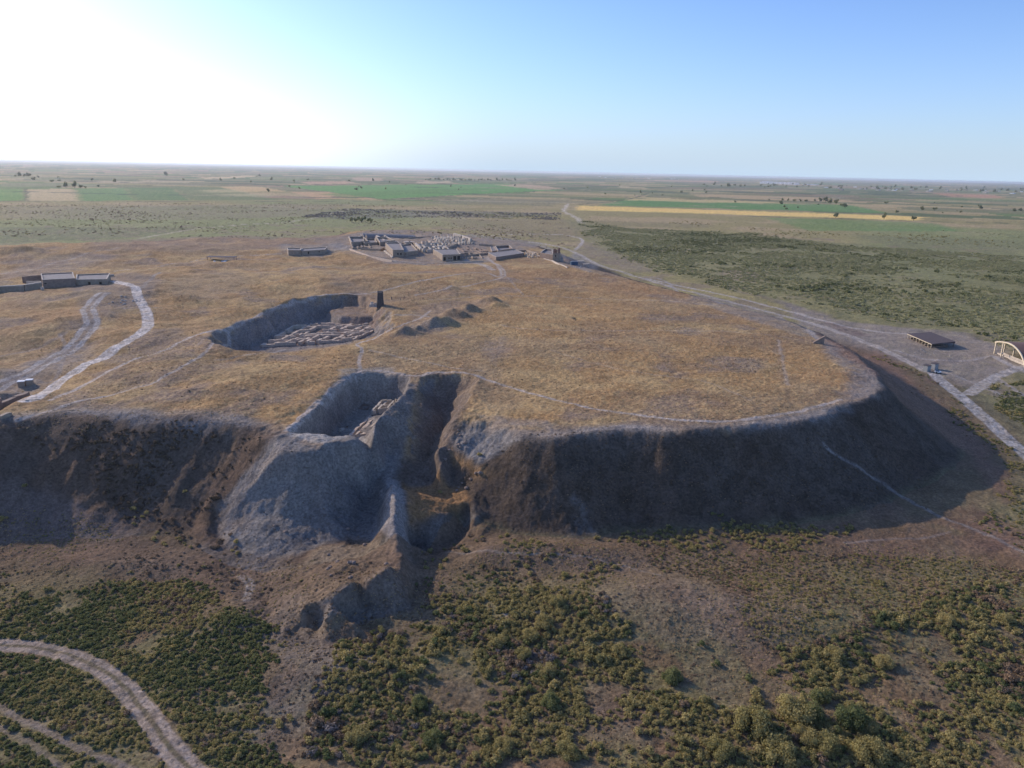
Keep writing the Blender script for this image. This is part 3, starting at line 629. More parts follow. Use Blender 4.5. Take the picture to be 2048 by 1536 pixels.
# ---------------------------------------------------------------- vegetation
def leaf_material(name, base, warm, trans=.25):
    m = bpy.data.materials.new(name); m.use_nodes = True; n = m.node_tree; L = n.links
    b = n.nodes['Principled BSDF']; b.inputs['Roughness'].default_value = .75; b.inputs['Specular IOR Level'].default_value = .2
    oi = n.nodes.new('ShaderNodeObjectInfo'); at_ = n.nodes.new('ShaderNodeAttribute'); at_.attribute_name = 'tone'
    mx = n.nodes.new('ShaderNodeMix'); mx.data_type = 'RGBA'; mx.inputs[6].default_value = base+(1,); mx.inputs[7].default_value = warm+(1,)
    L.new(oi.outputs['Random'], mx.inputs[0])
    mr = n.nodes.new('ShaderNodeMapRange'); mr.inputs[3].default_value = .6; mr.inputs[4].default_value = 1.45; L.new(at_.outputs['Fac'], mr.inputs[0])
    vm = n.nodes.new('ShaderNodeVectorMath'); vm.operation = 'SCALE'; L.new(mx.outputs[2], vm.inputs[0]); L.new(mr.outputs[0], vm.inputs['Scale'])
    L.new(vm.outputs[0], b.inputs['Base Color'])
    tr = n.nodes.new('ShaderNodeBsdfTranslucent'); L.new(vm.outputs[0], tr.inputs[0])
    ms = n.nodes.new('ShaderNodeMixShader'); ms.inputs[0].default_value = trans
    L.new(b.outputs[0], ms.inputs[1]); L.new(tr.outputs[0], ms.inputs[2]); L.new(ms.outputs[0], n.nodes['Material Output'].inputs['Surface'])
    return m
LM = {'green': leaf_material('green_leaves', (.180, .200, .078), (.285, .280, .110), .5),
      'olive': leaf_material('olive_leaves', (.350, .305, .120), (.490, .400, .170), .5),
      'dry': leaf_material('dry_twigs', (.240, .160, .095), (.340, .240, .150)),
      'brown': leaf_material('brown_twigs', (.135, .092, .060), (.200, .145, .085)),
      'grey': leaf_material('grey_twigs', (.215, .180, .160), (.275, .235, .205)),
      'thicket': leaf_material('thicket_leaves', (.350, .350, .165), (.450, .420, .210), .5),
      'straw': leaf_material('dry_grass', (.48, .32, .155), (.62, .48, .26))}
BARK = bpy.data.materials.new('bark'); BARK.use_nodes = True
BARK.node_tree.nodes['Principled BSDF'].inputs['Base Color'].default_value = (.09, .065, .045, 1)
def raw_mesh(name, V, F, mat, tone=None):
    me = bpy.data.meshes.new(name); me.from_pydata([tuple(v) for v in V], [], [tuple(f) for f in F]); me.materials.append(mat)
    if tone is not None:
        a = me.attributes.new('tone', 'FLOAT', 'POINT'); a.data.foreach_set('value', np.array(tone, np.float32))
    me.update(); return me
ICO = None
def ico():
    global ICO
    if ICO is None:
        bm = bmesh.new(); bmesh.ops.create_icosphere(bm, subdivisions=2, radius=1)
        ICO = (np.array([v.co[:] for v in bm.verts]), np.array([[v.index for v in f.verts] for f in bm.faces])); bm.free()
    return ICO
def crown(seed, lobes=6, leaves=240, leaf=.16, h=.9, spread=.62, feather=0.0):
    """a bushy mass of unit radius: uneven lobes of leaf clumps over small dark hearts"""
    r = np.random.RandomState(seed); V = []; F = []; T = []
    iv, if_ = ico()
    cs = []
    for k in range(lobes):
        a = r.uniform(0, 6.283); q = spread*math.sqrt(r.uniform(0.02, 1)); rr = r.uniform(.28, .5)*(1-.3*q)
        cs.append((q*math.cos(a), q*math.sin(a), rr*r.uniform(.5, .9)+h*r.uniform(0, .55)*(1-q), rr))
    for (cx, cy, cz, rr) in cs:
        nz = 1+0.25*np.sin(iv[:, 0:1]*5+seed+cx*9)*np.cos(iv[:, 1:2]*6+cz*7)
        o = len(V); P = iv*nz*rr*.74*np.array([1, 1, .85])+np.array([cx, cy, cz]); P[:, 2] = np.maximum(P[:, 2], -.05)
        V += P.tolist(); F += (if_+o).tolist(); T += [.45]*len(P)
    for k in range(leaves):
        cx, cy, cz, rr = cs[r.randint(len(cs))]
        d = r.normal(size=3); d[2] = abs(d[2])*1.1-.25; d /= np.linalg.norm(d)
        p = np.array([cx, cy, cz])+d*rr*r.uniform(.72, 1.12+feather)
        if p[2] < -.02: p[2] = abs(p[2])
        nrm = d+r.normal(size=3)*.45; nrm /= np.linalg.norm(nrm)
        t = np.cross(nrm, [0.3, .2, 1]+r.normal(size=3)*.5); t /= np.linalg.norm(t)+1e-9; b = np.cross(nrm, t)
        s = leaf*r.uniform(.6, 1.3); o = len(V)
        V += [(p-t*s*.5).tolist(), (p+b*s*.45).tolist(), (p+t*s*.6+nrm*s*.25).tolist(), (p-b*s*.45).tolist()]
        F.append([o, o+1, o+2, o+3]); tn = r.uniform(0, 1); T += [tn]*4
    return V, F, T
SH = {}
for kind in LM:
    SH[kind] = []
    for k in range(3):
        fe = .25 if kind in ('olive', 'dry', 'grey') else .05
        V, F, T = crown(100+k+hash(len(kind))*7 % 50, 4+k, 230, .20, .8, .6, fe)
        SH[kind].append(raw_mesh('%s_shrub' % kind, V, F, LM[kind], T))
SHL = {}
for kind in LM:
    SHL[kind] = []
    for k in range(2):
        V, F, T = crown(300+k, 5, 80, .32, .5 if kind == 'thicket' else .8, .7, .05); V = [(v[0], v[1], v[2]*(.62 if kind == 'thicket' else 1)) for v in V]; SHL[kind].append(raw_mesh('%s_shrub' % kind, V, F, LM[kind], T))
BIGM = []
for k in range(3):
    V, F, T = crown(700+k, 16, 3200, .085, .95, .7, .22); BIGM.append(raw_mesh('tamarisk', V, F, LM['green' if k == 1 else 'olive'], T))
tmpl = bpy.data.collections.new('shrub_shapes')
KEYS = []
for kind in LM:
    for lod, S in ((0, SH), (1, SHL)):
        for k, me in enumerate(S[kind]):
            KEYS.append((kind, lod, k))
            o = bpy.data.objects.new('s%03d' % len(KEYS), me); tmpl.objects.link(o)
KI = {k: i for i, k in enumerate(KEYS)}
rs = np.random.RandomState(5)
# zone: name, outline in the photo, density per m2, radius range, kinds with weights, clumping (scale, threshold), assumed height for survey (None = hit)
ZONES = [
 ('left_thicket', [(-80,1190),(0,1160),(120,1195),(230,1165),(380,1160),(450,1200),(540,1260),(500,1400),(580,1545),(-80,1545)], 2.6, (.42,.78), dict(green=.46, olive=.40, dry=.14), (9,-.68)),
 ('left_fringe', [(-80,1085),(60,1105),(200,1120),(400,1105),(520,1150),(560,1260),(620,1300),(560,1380),(440,1200),(380,1165),(100,1185),(-80,1180)], .36, (.35,.7), dict(olive=.3, dry=.4, grey=.2, green=.1), (8,-.3)),
 ('centre_thicket', [(640,1310),(830,1235),(850,1195),(1000,1170),(1230,1190),(1290,1280),(1330,1400),(1480,1410),(1700,1420),(1700,1545),(600,1545)], 1.5, (.40,1.0), dict(olive=.58, green=.20, dry=.18, grey=.04), (9,-.58)),
 ('right_thicket', [(1500,1330),(1750,1240),(1900,1180),(2090,1150),(2090,1545),(1500,1545)], 1.4, (.42,1.05), dict(olive=.58, green=.22, dry=.20), (9,-.60)),
 ('right_scrub', [(1300,1110),(1500,1105),(1900,1115),(2090,1130),(2090,1200),(1900,1200),(1700,1280),(1560,1330),(1450,1260),(1500,1190),(1320,1140)], 1.3, (.28,.55), dict(olive=.6, dry=.3, green=.1), (8,-.8)),
 ('foot_belt', [(1180,1075),(1340,1040),(1560,1060),(1720,1050),(1640,1095),(1480,1110),(1320,1105)], .85, (.45,1.0), dict(olive=.75, green=.2, dry=.05), (6,-.55)),
 ('gully_mouth', [(830,1090),(990,1070),(1220,1120),(1180,1180),(850,1220),(830,1160)], .5, (.35,.9), dict(olive=.5, dry=.3, green=.2), (6,-.4)),
 ('hillock', [(540,1110),(760,1090),(820,1130),(640,1200),(590,1260),(520,1220)], .10, (.25,.5), dict(dry=.6, olive=.4), (5,0)),
 ('bare_fringe', [(520,1290),(640,1270),(830,1250),(800,1350),(700,1420),(640,1540),(470,1540)], .42, (.35,.7), dict(grey=.3, dry=.4, olive=.3), (7,-.1)),
 ('east_strip', [(1900,790),(1960,850),(2020,910),(2090,960),(2090,1120),(1990,1070),(1960,1010),(2010,970),(1990,900),(1900,830)], .5, (.4,.9), dict(olive=.5, green=.4, dry=.1), (9,-.35)),
 ('east_green', [(1975,772),(2040,760),(2100,775),(2100,900),(2050,850),(1990,810)], .55, (.5,1.1), dict(green=.75, olive=.25), (9,-.5)),
 ('east_verge', [(1760,700),(1850,750),(1930,775),(1945,790),(1900,775),(1850,760),(1740,712)], .35, (.4,.8), dict(olive=.5, green=.4, dry=.1), (8,-.2)),
 ('apron', [(1660,680),(1850,770),(2000,890),(2000,970),(1900,860),(1750,740)], .10, (.25,.5), dict(dry=.8, brown=.2), (8,-.2)),
 ('front_grass', [(-80,960),(240,1060),(500,1120),(830,1160),(1000,1080),(1900,1100),(2100,1130),(2100,1550),(-80,1550)], 1.6, (.16,.34), dict(dry=.5, straw=.3, olive=.2), (12,-.6)),
 ('top_grass', [(20,850),(520,850),(560,820),(700,738),(980,750),(960,830),(1080,850),(1380,845),(1600,822),(1700,760),(1600,680),(1400,612),(1000,560),(400,560),(60,640)], .6, (.14,.30), dict(straw=.93, dry=.07), (25,-.5)),
 ('heap_tufts', [(545,890),(640,905),(740,905),(790,960),(765,1050),(690,1075),(520,1115),(440,1070),(470,960)], 1.0, (.10,.24), dict(brown=.8, dry=.2), (6,-.6)),
 ('left_slope', [(60,850),(250,840),(500,868),(500,930),(440,1010),(380,1060),(240,1030),(60,940)], .9, (.35,.75), dict(brown=.75, dry=.25), (10,-.35)),
 ('left_foot', [(240,1000),(330,990),(480,1060),(480,1110),(300,1090)], .35, (.4,.9), dict(olive=.55, dry=.45), (6,-.2)),
 ('right_slope', [(1000,890),(1500,880),(1700,860),(1850,960),(1900,1020),(1500,1040),(1050,1060)], .5, (.16,.38), dict(brown=.75, dry=.25), (10,-.5)),
 ('grass_spots', [(20,800),(520,820),(1600,790),(1500,650),(1100,540),(600,540),(300,600)], .006, (.22,.45), dict(dry=.7, brown=.3), (20,-.9)),
 ('thicket', [(1150,440),(1240,456),(1500,466),(1740,494),(2120,515),(2160,790),(2060,722),(1900,664),(1790,650),(1600,602),(1400,552),(1290,540),(1200,500)], .085, (.8,1.9), dict(thicket=.88, green=.12), (45,-.6)),
 ('thicket_clumps', [(1400,520),(1740,530),(2120,560),(2160,780),(2060,722),(1900,664),(1750,645),(1600,598),(1500,565)], .012, (2.0,3.4), dict(green=.5, thicket=.5), (35,-.1)),
 ('thicket_rows', [(1240,462),(1330,464),(1520,480),(1700,500),(1860,520),(1860,530),(1600,505),(1400,482)], .03, (2.0,3.5), dict(green=.5, thicket=.5), (40,-.1)),
 ('plain_east', [(1150,440),(1500,470),(2100,500),(2100,470),(1500,445),(1200,430)], .006, (1.0,2.2), dict(thicket=.6, olive=.4), (80,-.2)),
 ('plain_west', [(-80,408),(700,405),(1120,430),(1160,500),(900,470),(300,470),(-80,490)], .010, (.8,1.8), dict(thicket=.5, dry=.3, olive=.2), (60,-.25)),
 ('salt_scrub', [(600,434),(700,417),(850,422),(1120,426),(1120,440),(840,434),(700,440)], .022, (1.3,2.6), dict(grey=.5, thicket=.5), (50,-.5)),
]
PTS = []      # x, y, radius, kind, zone
EXCL = [(TRK, 2.1), (TRK2, .9), (TRK3, .8), (PAVE_R, 2.2), (CROSS, 2.8), (PAVE_L, 2.2), (TR['r1'], 3.0)]
for zi, (zn, px, dens, (r0, r1), kinds, (csc, cth)) in enumerate(ZONES):
    P = hit(px); a = np.array(P)[:, :2]; x0, y0 = a.min(0); x1, y1 = a.max(0)
    x0 -= 3; x1 += 3; n = int((x1-x0)*(y1-y0)*dens*1.25); n = min(n, 120000)
    x = rs.uniform(x0, x1, n); y = rs.uniform(y0, y1, n)
    big = 30 if zn.startswith('thicket') or zn.startswith('plain') else 4
    d = sdf(x+big*.9*fbm(x, y, big*3, 3, 71), y+big*.9*fbm(x, y, big*3, 3, 72), P)
    cl = fbm(x, y, csc, 3, 80+zi); keep = (cl > cth) & (rs.uniform(0, 1, n) < (sstep(cth, cth+.7, cl)+.12)*sstep(big*.35, -big*.6, d))
    for L_, ww in EXCL: keep &= near_line(x, y, L_) > ww
    x, y, cl = x[keep], y[keep], cl[keep]
    rad_ = rs.uniform(r0, r1, len(x))*(0.75+.5*rs.uniform(0, 1, len(x))**3)
    if zn in ('centre_thicket', 'right_thicket'): rad_ *= np.where(rs.uniform(0, 1, len(x)) < .04, 1.8, 1)
    ks = list(kinds); wts = np.array([kinds[k] for k in ks]); hue = fbm(x, y, csc*1.4, 2, 90+zi)*.5+.5+rs.normal(0, .17, len(x))
    cum = np.cumsum(wts/wts.sum()); ki = np.minimum(np.searchsorted(cum, np.clip(hue, 0, .999)), len(ks)-1)
    if zn == 'thicket': rad_ = rad_*(.6+.4*np.clip(np.hypot(x, y)/450, 0, 1.6))
    for j in range(len(x)): PTS.append((x[j], y[j], rad_[j], ks[ki[j]], zi))
    print(zn, len(x))
# the large tamarisk clumps at the bottom and the other bushes one can tell apart, by their place in the photo
CLUMPS = [(1500,1455,3.3),(1590,1430,3.5),(1560,1512,3.1),(1700,1450,2.7),(1735,1515,2.7),(1650,1500,2.5),(1440,1505,2.1),(1640,1400,1.9),(1345,1362,2.1),(1400,1290,.9),(1130,1150,1.3),(1195,1140,1.2),(1055,1135,1.1),(1062,1150,1.1),
 (930,1100,1.1),(862,1105,1.3),(900,1190,1.1),(920,1195,.9),(775,1005,.01),(880,985,.9),(960,910,1.0),(1012,1070,1.0),(1000,1075,.8),(310,1080,1.1),(470,1085,1.0),(370,985,.9),(50,972,.9),(8,1040,1.2),(265,1020,1.2),
 (1560,1300,1.3),(1430,1330,1.0),(1500,1360,1.3),(1760,1170,1.0),(1660,1230,1.0),(1250,1260,1.2),(1050,1290,1.2),(870,1290,1.5),(890,1270,1.4),(560,1450,1.1),(580,1440,.9),(680,1410,.9),(95,1180,1.0)]
H_ = hit([(a, b) for a, b, c in CLUMPS])
for (a, b, c), h_ in zip(CLUMPS, H_):
    PTS.append((h_[0], h_[1], c, 'green' if (b > 1280 and a > 800) else 'olive', -1))
NB = len(PTS)-len(CLUMPS)
BIGW = {0: 'at the upper left of the round clump near the bottom right', 1: 'topmost and broadest of the round clump near the bottom right', 2: 'lowest of the round clump, cut by the bottom edge',
 3: 'just right of the round clump near the bottom right', 4: 'right of the round clump, on the bottom edge', 5: 'in the gap right of the round clump, near the bottom', 6: 'left of the round clump, on the bottom edge', 7: 'small and alone above the round clump', 8: 'standing alone on bare ground above and left of the round clump'}
PX = np.array([p[0] for p in PTS]); PY = np.array([p[1] for p in PTS]); PR = np.array([p[2] for p in PTS]); PZ = height(PX, PY)
PK = [p[3] for p in PTS]; PZN = np.array([p[4] for p in PTS])
# in the frame and how large it shows
fw = PY*math.cos(PITCH)+(CAMH-PZ)*math.sin(PITCH); up = PY*math.sin(PITCH)-(CAMH-PZ)*math.cos(PITCH)
u = PX/fw*FPX; v = -up/fw*FPX; u, v = u*math.cos(-ROLL)+v*math.sin(-ROLL), -u*math.sin(-ROLL)+v*math.cos(-ROLL)
inframe = (np.abs(u) < 1010) & (v < 755) & (v > -700)
score = np.where(inframe, PR/np.hypot(PX, PY), 0)+np.where(PZN < 0, .01, 0)
order = np.argsort(-score)
ZLAB = {'left_thicket': ('rounded shrub in the dense green thicket round the lower left dirt track', 'shrubs of the lower left thicket'),
 'left_fringe': ('low dry shrub on the mauve bare ground above the lower left thicket', 'shrubs fringing the lower left thicket'),
 'centre_thicket': ('feathery shrub in the olive scrub at the bottom centre of the picture', 'shrubs of the bottom centre scrub'),
 'right_thicket': ('feathery shrub in the dense scrub of the lower right corner', 'shrubs of the lower right scrub'),
 'right_scrub': ('small tufted bush on the brown flat before the shaded right slope', 'bushes on the brown flat at right'),
 'foot_belt': ('yellowish bush in the row at the foot of the shaded right slope', 'bushes along the foot of the right slope'),
 'gully_mouth': ('bush on the brown ground right of the front hillock', 'bushes right of the front hillock'),
 'hillock': ('dry tuft on the sunlit back of the front hillock', 'tufts on the front hillock'),
 'bare_fringe': ('grey dry bush on the bare mauve ground below the front hillock', 'dry bushes below the front hillock'),
 'east_strip': ('olive bush beside the stone walk at the right edge', 'bushes along the right edge'),
 'east_green': ('green bush in the corner between the slab walk and the stone walk', 'green bushes by the slab walk'),
 'east_verge': ('bush on the verge between the long dirt road and the right slope', 'bushes on the verge of the dirt road'),
 'apron': ('dry tuft on the reddish sunlit apron right of the mound', 'tufts on the right apron'),
 'left_slope': ('dark brown bush on the shaded left slope of the mound', 'brown bushes on the left slope'),
 'left_foot': ('yellow brown bush at the foot of the shaded left slope', 'bushes at the foot of the left slope'),
 'right_slope': ('dark bush on the shaded right slope of the mound', 'dark bushes on the right slope'),
 'thicket_clumps': ('dark green tree-like bush standing above the wide thicket on the right', 'dark bushes of the wide right thicket'),
 'thicket': ('grey green tree-like bush in the wide thicket beyond the long dirt road', 'large bushes of the thicket beyond the road')}
def where(i, zn):
    ux, vy = u[i]+1024, v[i]+768
    look = {'olive': 'yellow olive', 'green': 'fresh green', 'dry': 'dry brown', 'grey': 'pale grey', 'straw': 'straw coloured', 'brown': 'dark brown', 'thicket': 'grey green'}[PK[i]]
    size = 'very large' if PR[i] > 1.3 else ('big' if PR[i] > 1.05 else ('broad' if PR[i] > .92 else ('middling' if PR[i] > .75 else 'small')))
    row = ['high in the scrub', 'a little above the middle rows', 'in the middle rows', 'in the lower rows', 'near the bottom edge', 'cut by the bottom edge'][int(min(max((vy-1180)/58, 0), 5))]
    cols = ['far left', 'in the left thicket', 'below the front hillock', 'left of the bottom middle', 'right of the bottom middle', 'beside the large clumps', 'right of the large clumps', 'in the right corner']
    c = cols[int(min(max(ux/256, 0), 7))]
    return '%s %s shrub %s, %s' % (size, look, row, c), '%s shrubs %s' % (look, c)
seen_big = []
used = np.zeros(len(PTS), bool)
for i in order[:290]:
    zn = ZONES[PZN[i]][0] if PZN[i] >= 0 else None
    if zn is not None and zn not in ZLAB: continue
    used[i] = True
    me = SH[PK[i]][int(rs.randint(3))] if PR[i] < 1.75 else BIGM[int(rs.randint(3))]
    o = bpy.data.objects.new('shrub', me); COL.objects.link(o)
    o.location = (PX[i], PY[i], PZ[i]-.08); s = PR[i]; o.scale = (s, s*rs.uniform(.85, 1.15), s*rs.uniform(.9, 1.25)); o.rotation_euler = (0, 0, rs.uniform(0, 6.28))
    if zn is None:
        big = PR[i] > 1.5
        if PY[i] < 110: o['label'] = ('large feathery bush '+BIGW.get(i-NB, 'standing in the bottom scrub') if big else 'taller green bush in the bottom scrub'); big and seen_big.append(i); o['group'] = 'large bushes in the bottom scrub' if big else 'taller bushes in the bottom scrub'
        else: o['label'] = ('lone %s bush %s' % ('big olive' if PR[i] > 1 else 'small olive', 'at the foot of the left slope' if PX[i] < -45 else ('right of the front hillock' if PX[i] < 15 else 'on the flat before the right slope'))); o['group'] = 'lone bushes below the mound'
    else:
        o['label'], o['group'] = ZLAB[zn]
        if zn in ('centre_thicket', 'right_thicket', 'left_thicket', 'bare_fringe'): o['label'], o['group'] = where(i, zn)
    o['category'] = 'shrub'
def gn_stuff(name, label, sel):
    idx = np.where(sel)[0]
    if not len(idx): return
    me = bpy.data.meshes.new(name); me.vertices.add(len(idx))
    me.vertices.foreach_set('co', np.stack([PX[idx], PY[idx], PZ[idx]-.08], 1).astype(np.float32).ravel())
    dist = np.hypot(PX[idx], PY[idx])
    kk = np.array([KI[(PK[i], 0, int(rs.randint(3)))] if (dist[j] < 330 and PR[i] > .34) else KI[(PK[i], 1, int(rs.randint(2)))] for j, i in enumerate(idx)], np.int32)
    for nm, ty, dat in (('pick', 'INT', kk), ('size', 'FLOAT', PR[idx].astype(np.float32)), ('turn', 'FLOAT', rs.uniform(0, 6.28, len(idx)).astype(np.float32))):
        a = me.attributes.new(nm, ty, 'POINT'); a.data.foreach_set('value', dat)
    o = bpy.data.objects.new(name, me); COL.objects.link(o); o['kind'] = 'stuff'; o['label'] = label
    ng = bpy.data.node_groups.new(name, 'GeometryNodeTree')
    ng.interface.new_socket('Geometry', in_out='INPUT', socket_type='NodeSocketGeometry'); ng.interface.new_socket('Geometry', in_out='OUTPUT', socket_type='NodeSocketGeometry')
    N_ = ng.nodes; gi = N_.new('NodeGroupInput'); go = N_.new('NodeGroupOutput')
    ci_ = N_.new('GeometryNodeCollectionInfo'); ci_.inputs[0].default_value = tmpl; ci_.inputs['Separate Children'].default_value = True; ci_.inputs['Reset Children'].default_value = True
    ip = N_.new('GeometryNodeInstanceOnPoints'); ip.inputs['Pick Instance'].default_value = True
    def na(nm, ty):
        q = N_.new('GeometryNodeInputNamedAttribute'); q.data_type = ty; q.inputs[0].default_value = nm; return q.outputs[0]
    mp = N_.new('GeometryNodeMeshToPoints')
    ng.links.new(gi.outputs[0], mp.inputs[0]); ng.links.new(mp.outputs[0], ip.inputs['Points']); ng.links.new(ci_.outputs[0], ip.inputs['Instance'])
    ng.links.new(na('pick', 'INT'), ip.inputs['Instance Index']); ng.links.new(na('size', 'FLOAT'), ip.inputs['Scale'])
    cx = N_.new('ShaderNodeCombineXYZ'); ng.links.new(na('turn', 'FLOAT'), cx.inputs[2]); ng.links.new(cx.outputs[0], ip.inputs['Rotation'])
    ng.links.new(ip.outputs[0], go.inputs[0])
    md = o.modifiers.new('scatter', 'NODES'); md.node_group = ng
zi_ = {z[0]: i for i, z in enumerate(ZONES)}
def zs(*n): return np.isin(PZN, [zi_[k] for k in n]) & (~used)
gn_stuff('green_scrub', 'dense green scrub covering the lower left corner', zs('left_thicket', 'left_fringe'))
gn_stuff('olive_scrub', 'olive and dry scrub covering the foreground below the mound', zs('centre_thicket', 'right_thicket', 'right_scrub', 'foot_belt', 'gully_mouth', 'hillock', 'bare_fringe') | ((PZN < 0) & ~used))
gn_stuff('roadside_scrub', 'bushes on the right edge beside the stone walk', zs('east_strip', 'east_green', 'east_verge', 'apron'))
gn_stuff('brown_scrub', 'dry brown bushes covering the shaded front slopes of the mound', zs('left_slope', 'heap_tufts', 'left_foot', 'right_slope', 'grass_spots'))
gn_stuff('dry_grass', 'golden dry grass tufts on top of the mound', zs('top_grass'))
gn_stuff('ground_tufts', 'small dry tufts over the brown ground in front of the mound', zs('front_grass'))
gn_stuff('thicket', 'wide grey green thicket on the plain beyond the dirt road', zs('thicket', 'thicket_clumps', 'thicket_rows', 'plain_east'))
gn_stuff('plain_scrub', 'scattered low scrub on the plain behind the mound', zs('plain_west', 'salt_scrub'))
print('vegetation', len(PTS), time.time()-T0)
# ---------------------------------------------------------------- buildings and things
def mat(name, col, rough=.85, var=.18, scale=.8, metal=0.0, bump=.3):
    m = bpy.data.materials.new(name); m.use_nodes = True; n = m.node_tree; L = n.links
    b = n.nodes['Principled BSDF']; b.inputs['Roughness'].default_value = rough; b.inputs['Metallic'].default_value = metal; b.inputs['Specular IOR Level'].default_value = .25
    g = n.nodes.new('ShaderNodeNewGeometry'); q = n.nodes.new('ShaderNodeTexNoise'); q.inputs['Scale'].default_value = scale; q.inputs['Detail'].default_value = 5
    L.new(g.outputs['Position'], q.inputs['Vector'])
    r = n.nodes.new('ShaderNodeMapRange'); r.inputs[1].default_value = .3; r.inputs[2].default_value = .7; r.inputs[3].default_value = 1-var; r.inputs[4].default_value = 1+var; L.new(q.outputs[0], r.inputs[0])
    v = n.nodes.new('ShaderNodeVectorMath'); v.operation = 'SCALE'; v.inputs[0].default_value = col; L.new(r.outputs[0], v.inputs['Scale']); L.new(v.outputs[0], b.inputs['Base Color'])
    if bump:
        bp = n.nodes.new('ShaderNodeBump'); bp.inputs['Strength'].default_value = bump; bp.inputs['Distance'].default_value = .1; L.new(q.outputs[0], bp.inputs['Height']); L.new(bp.outputs[0], b.inputs['Normal'])
    return m
M = dict(mud=mat('mud_plaster', (.34, .265, .195)), pale=mat('pale_mud_plaster', (.43, .37, .30)), ruin=mat('excavated_mudbrick', (.56, .44, .33), scale=1.6), brown=mat('brown_mudbrick', (.27, .20, .155)),
         roof=mat('mud_roof', (.27, .24, .22)), dark=mat('dark_opening', (.025, .022, .02), bump=0), felt=mat('dark_roofing', (.105, .082, .078), .8, .1, .3, bump=.1), cream=mat('cream_painted_wood', (.74, .62, .43), .6, .06),
         white=mat('white_paint', (.78, .78, .76), .5, .04), lime=mat('limewash', (.52, .445, .355)), timber=mat('timber', (.17, .12, .08)), blue=mat('blue_paint', (.05, .10, .16), .5, .08), grey=mat('grey_sheet', (.30, .31, .31), .6, .1),
         red=mat('reddish_brick', (.30, .17, .12)), dimp=mat('dark_earth', (.085, .075, .070)), brownroof=mat('brown_sheet_roof', (.19, .115, .085), .7, .08, .2, bump=.1), steel=mat('galvanised_steel', (.38, .38, .38), .4, .05, metal=.6),
         skin=mat('skin', (.35, .20, .13), .6, .05), cloth=mat('dark_cloth', (.06, .06, .08)), shirt=mat('pale_cloth', (.40, .38, .35)), stone=mat('loose_stone', (.40, .36, .32)), glass=mat('glasshouse_sheet', (.88, .88, .88), .4, .02, bump=0))
_n = M['glass'].node_tree; _t = _n.nodes.new('ShaderNodeBsdfTranslucent'); _t.inputs[0].default_value = (.9, .9, .9, 1); _m = _n.nodes.new('ShaderNodeMixShader'); _m.inputs[0].default_value = .6
_n.links.new(_n.nodes['Principled BSDF'].outputs[0], _m.inputs[1]); _n.links.new(_t.outputs[0], _m.inputs[2]); _n.links.new(_m.outputs[0], _n.nodes['Material Output'].inputs['Surface'])
class MB:
    def __init__(s): s.v = []; s.f = []
    def prism(s, poly, z0, z1, top=None):
        o = len(s.v); n = len(poly)
        s.v += [(p[0], p[1], z0) for p in poly]+[(p[0], p[1], (z1 if top is None else top[i])) for i, p in enumerate(poly)]
        s.f.append(tuple(range(o+n-1, o-1, -1))); s.f.append(tuple(range(o+n, o+2*n)))
        for i in range(n): j = (i+1) % n; s.f.append((o+i, o+j, o+n+j, o+n+i))
        return s
    def wall(s, A, B, t, z0, z1, z2=None):
        dx, dy = B[0]-A[0], B[1]-A[1]; L = math.hypot(dx, dy) or 1; nx, ny = -dy/L*t/2, dx/L*t/2
        P = [(A[0]-nx, A[1]-ny), (B[0]-nx, B[1]-ny), (B[0]+nx, B[1]+ny), (A[0]+nx, A[1]+ny)]
        return s.prism(P, z0, z1, None if z2 is None else [z1, z2, z2, z1])
    def rough_wall(s, A, B, t, z0, z1, am=.35, step=1.1, r=rnd):
        L = math.hypot(B[0]-A[0], B[1]-A[1]); n = max(2, int(L/step)); dx, dy = (B[0]-A[0])/L, (B[1]-A[1])/L; o = len(s.v)
        for i in range(n+1):
            q = i/n*L; c = (A[0]+dx*q, A[1]+dy*q); w_ = t/2*(1+r.uniform(-.15, .15)); zt = z1-abs(r.gauss(0, am))
            for sg, zz, ww in ((-1, z0, 1.15), (-1, zt, .95), (1, zt-r.uniform(0, .12), .95), (1, z0, 1.15)):
                s.v.append((c[0]-dy*w_*ww*sg, c[1]+dx*w_*ww*sg, zz))
        for i in range(n):
            a = o+4*i; b = a+4
            for k in range(3): s.f.append((a+k, a+k+1, b+k+1, b+k))
            s.f.append((a+3, a, b, b+3))
        s.f.append((o, o+3, o+2, o+1)); e = o+4*n; s.f.append((e, e+1, e+2, e+3))
        return s
    def box(s, c, l, w, z0, z1, a=0):
        ca, sa = math.cos(a), math.sin(a)
        return s.prism([(c[0]+x*l/2*ca-y*w/2*sa, c[1]+x*l/2*sa+y*w/2*ca) for x, y in ((-1, -1), (1, -1), (1, 1), (-1, 1))], z0, z1)
    def build(s, name, m, parent=None, inv=None):
        me = bpy.data.meshes.new(name); V = s.v
        if parent is not None: lx, ly, lz = ORG[parent.name]; V = [(x-lx, y-ly, z-lz) for x, y, z in V]
        me.from_pydata(V, [], s.f); me.materials.append(m)
        bm = bmesh.new(); bm.from_mesh(me); bmesh.ops.recalc_face_normals(bm, faces=bm.faces); bm.to_mesh(me); bm.free()
        o = bpy.data.objects.new(name, me); COL.objects.link(o)
        if parent is not None: o.parent = parent; ORG[o.name] = ORG[parent.name]
        return o
ORG = {}
def tag(o, label, cat, group=None):
    o['label'] = label; o['category'] = cat
    if group: o['group'] = group
    return o
def thing(name, label, cat, loc, group=None):
    o = bpy.data.objects.new(name, None); COL.objects.link(o); o.location = loc; o.empty_display_size = .5; ORG[o.name] = tuple(loc)
    return tag(o, label, cat, group)
def lerp(A, B, t): return (A[0]+(B[0]-A[0])*t, A[1]+(B[1]-A[1])*t)
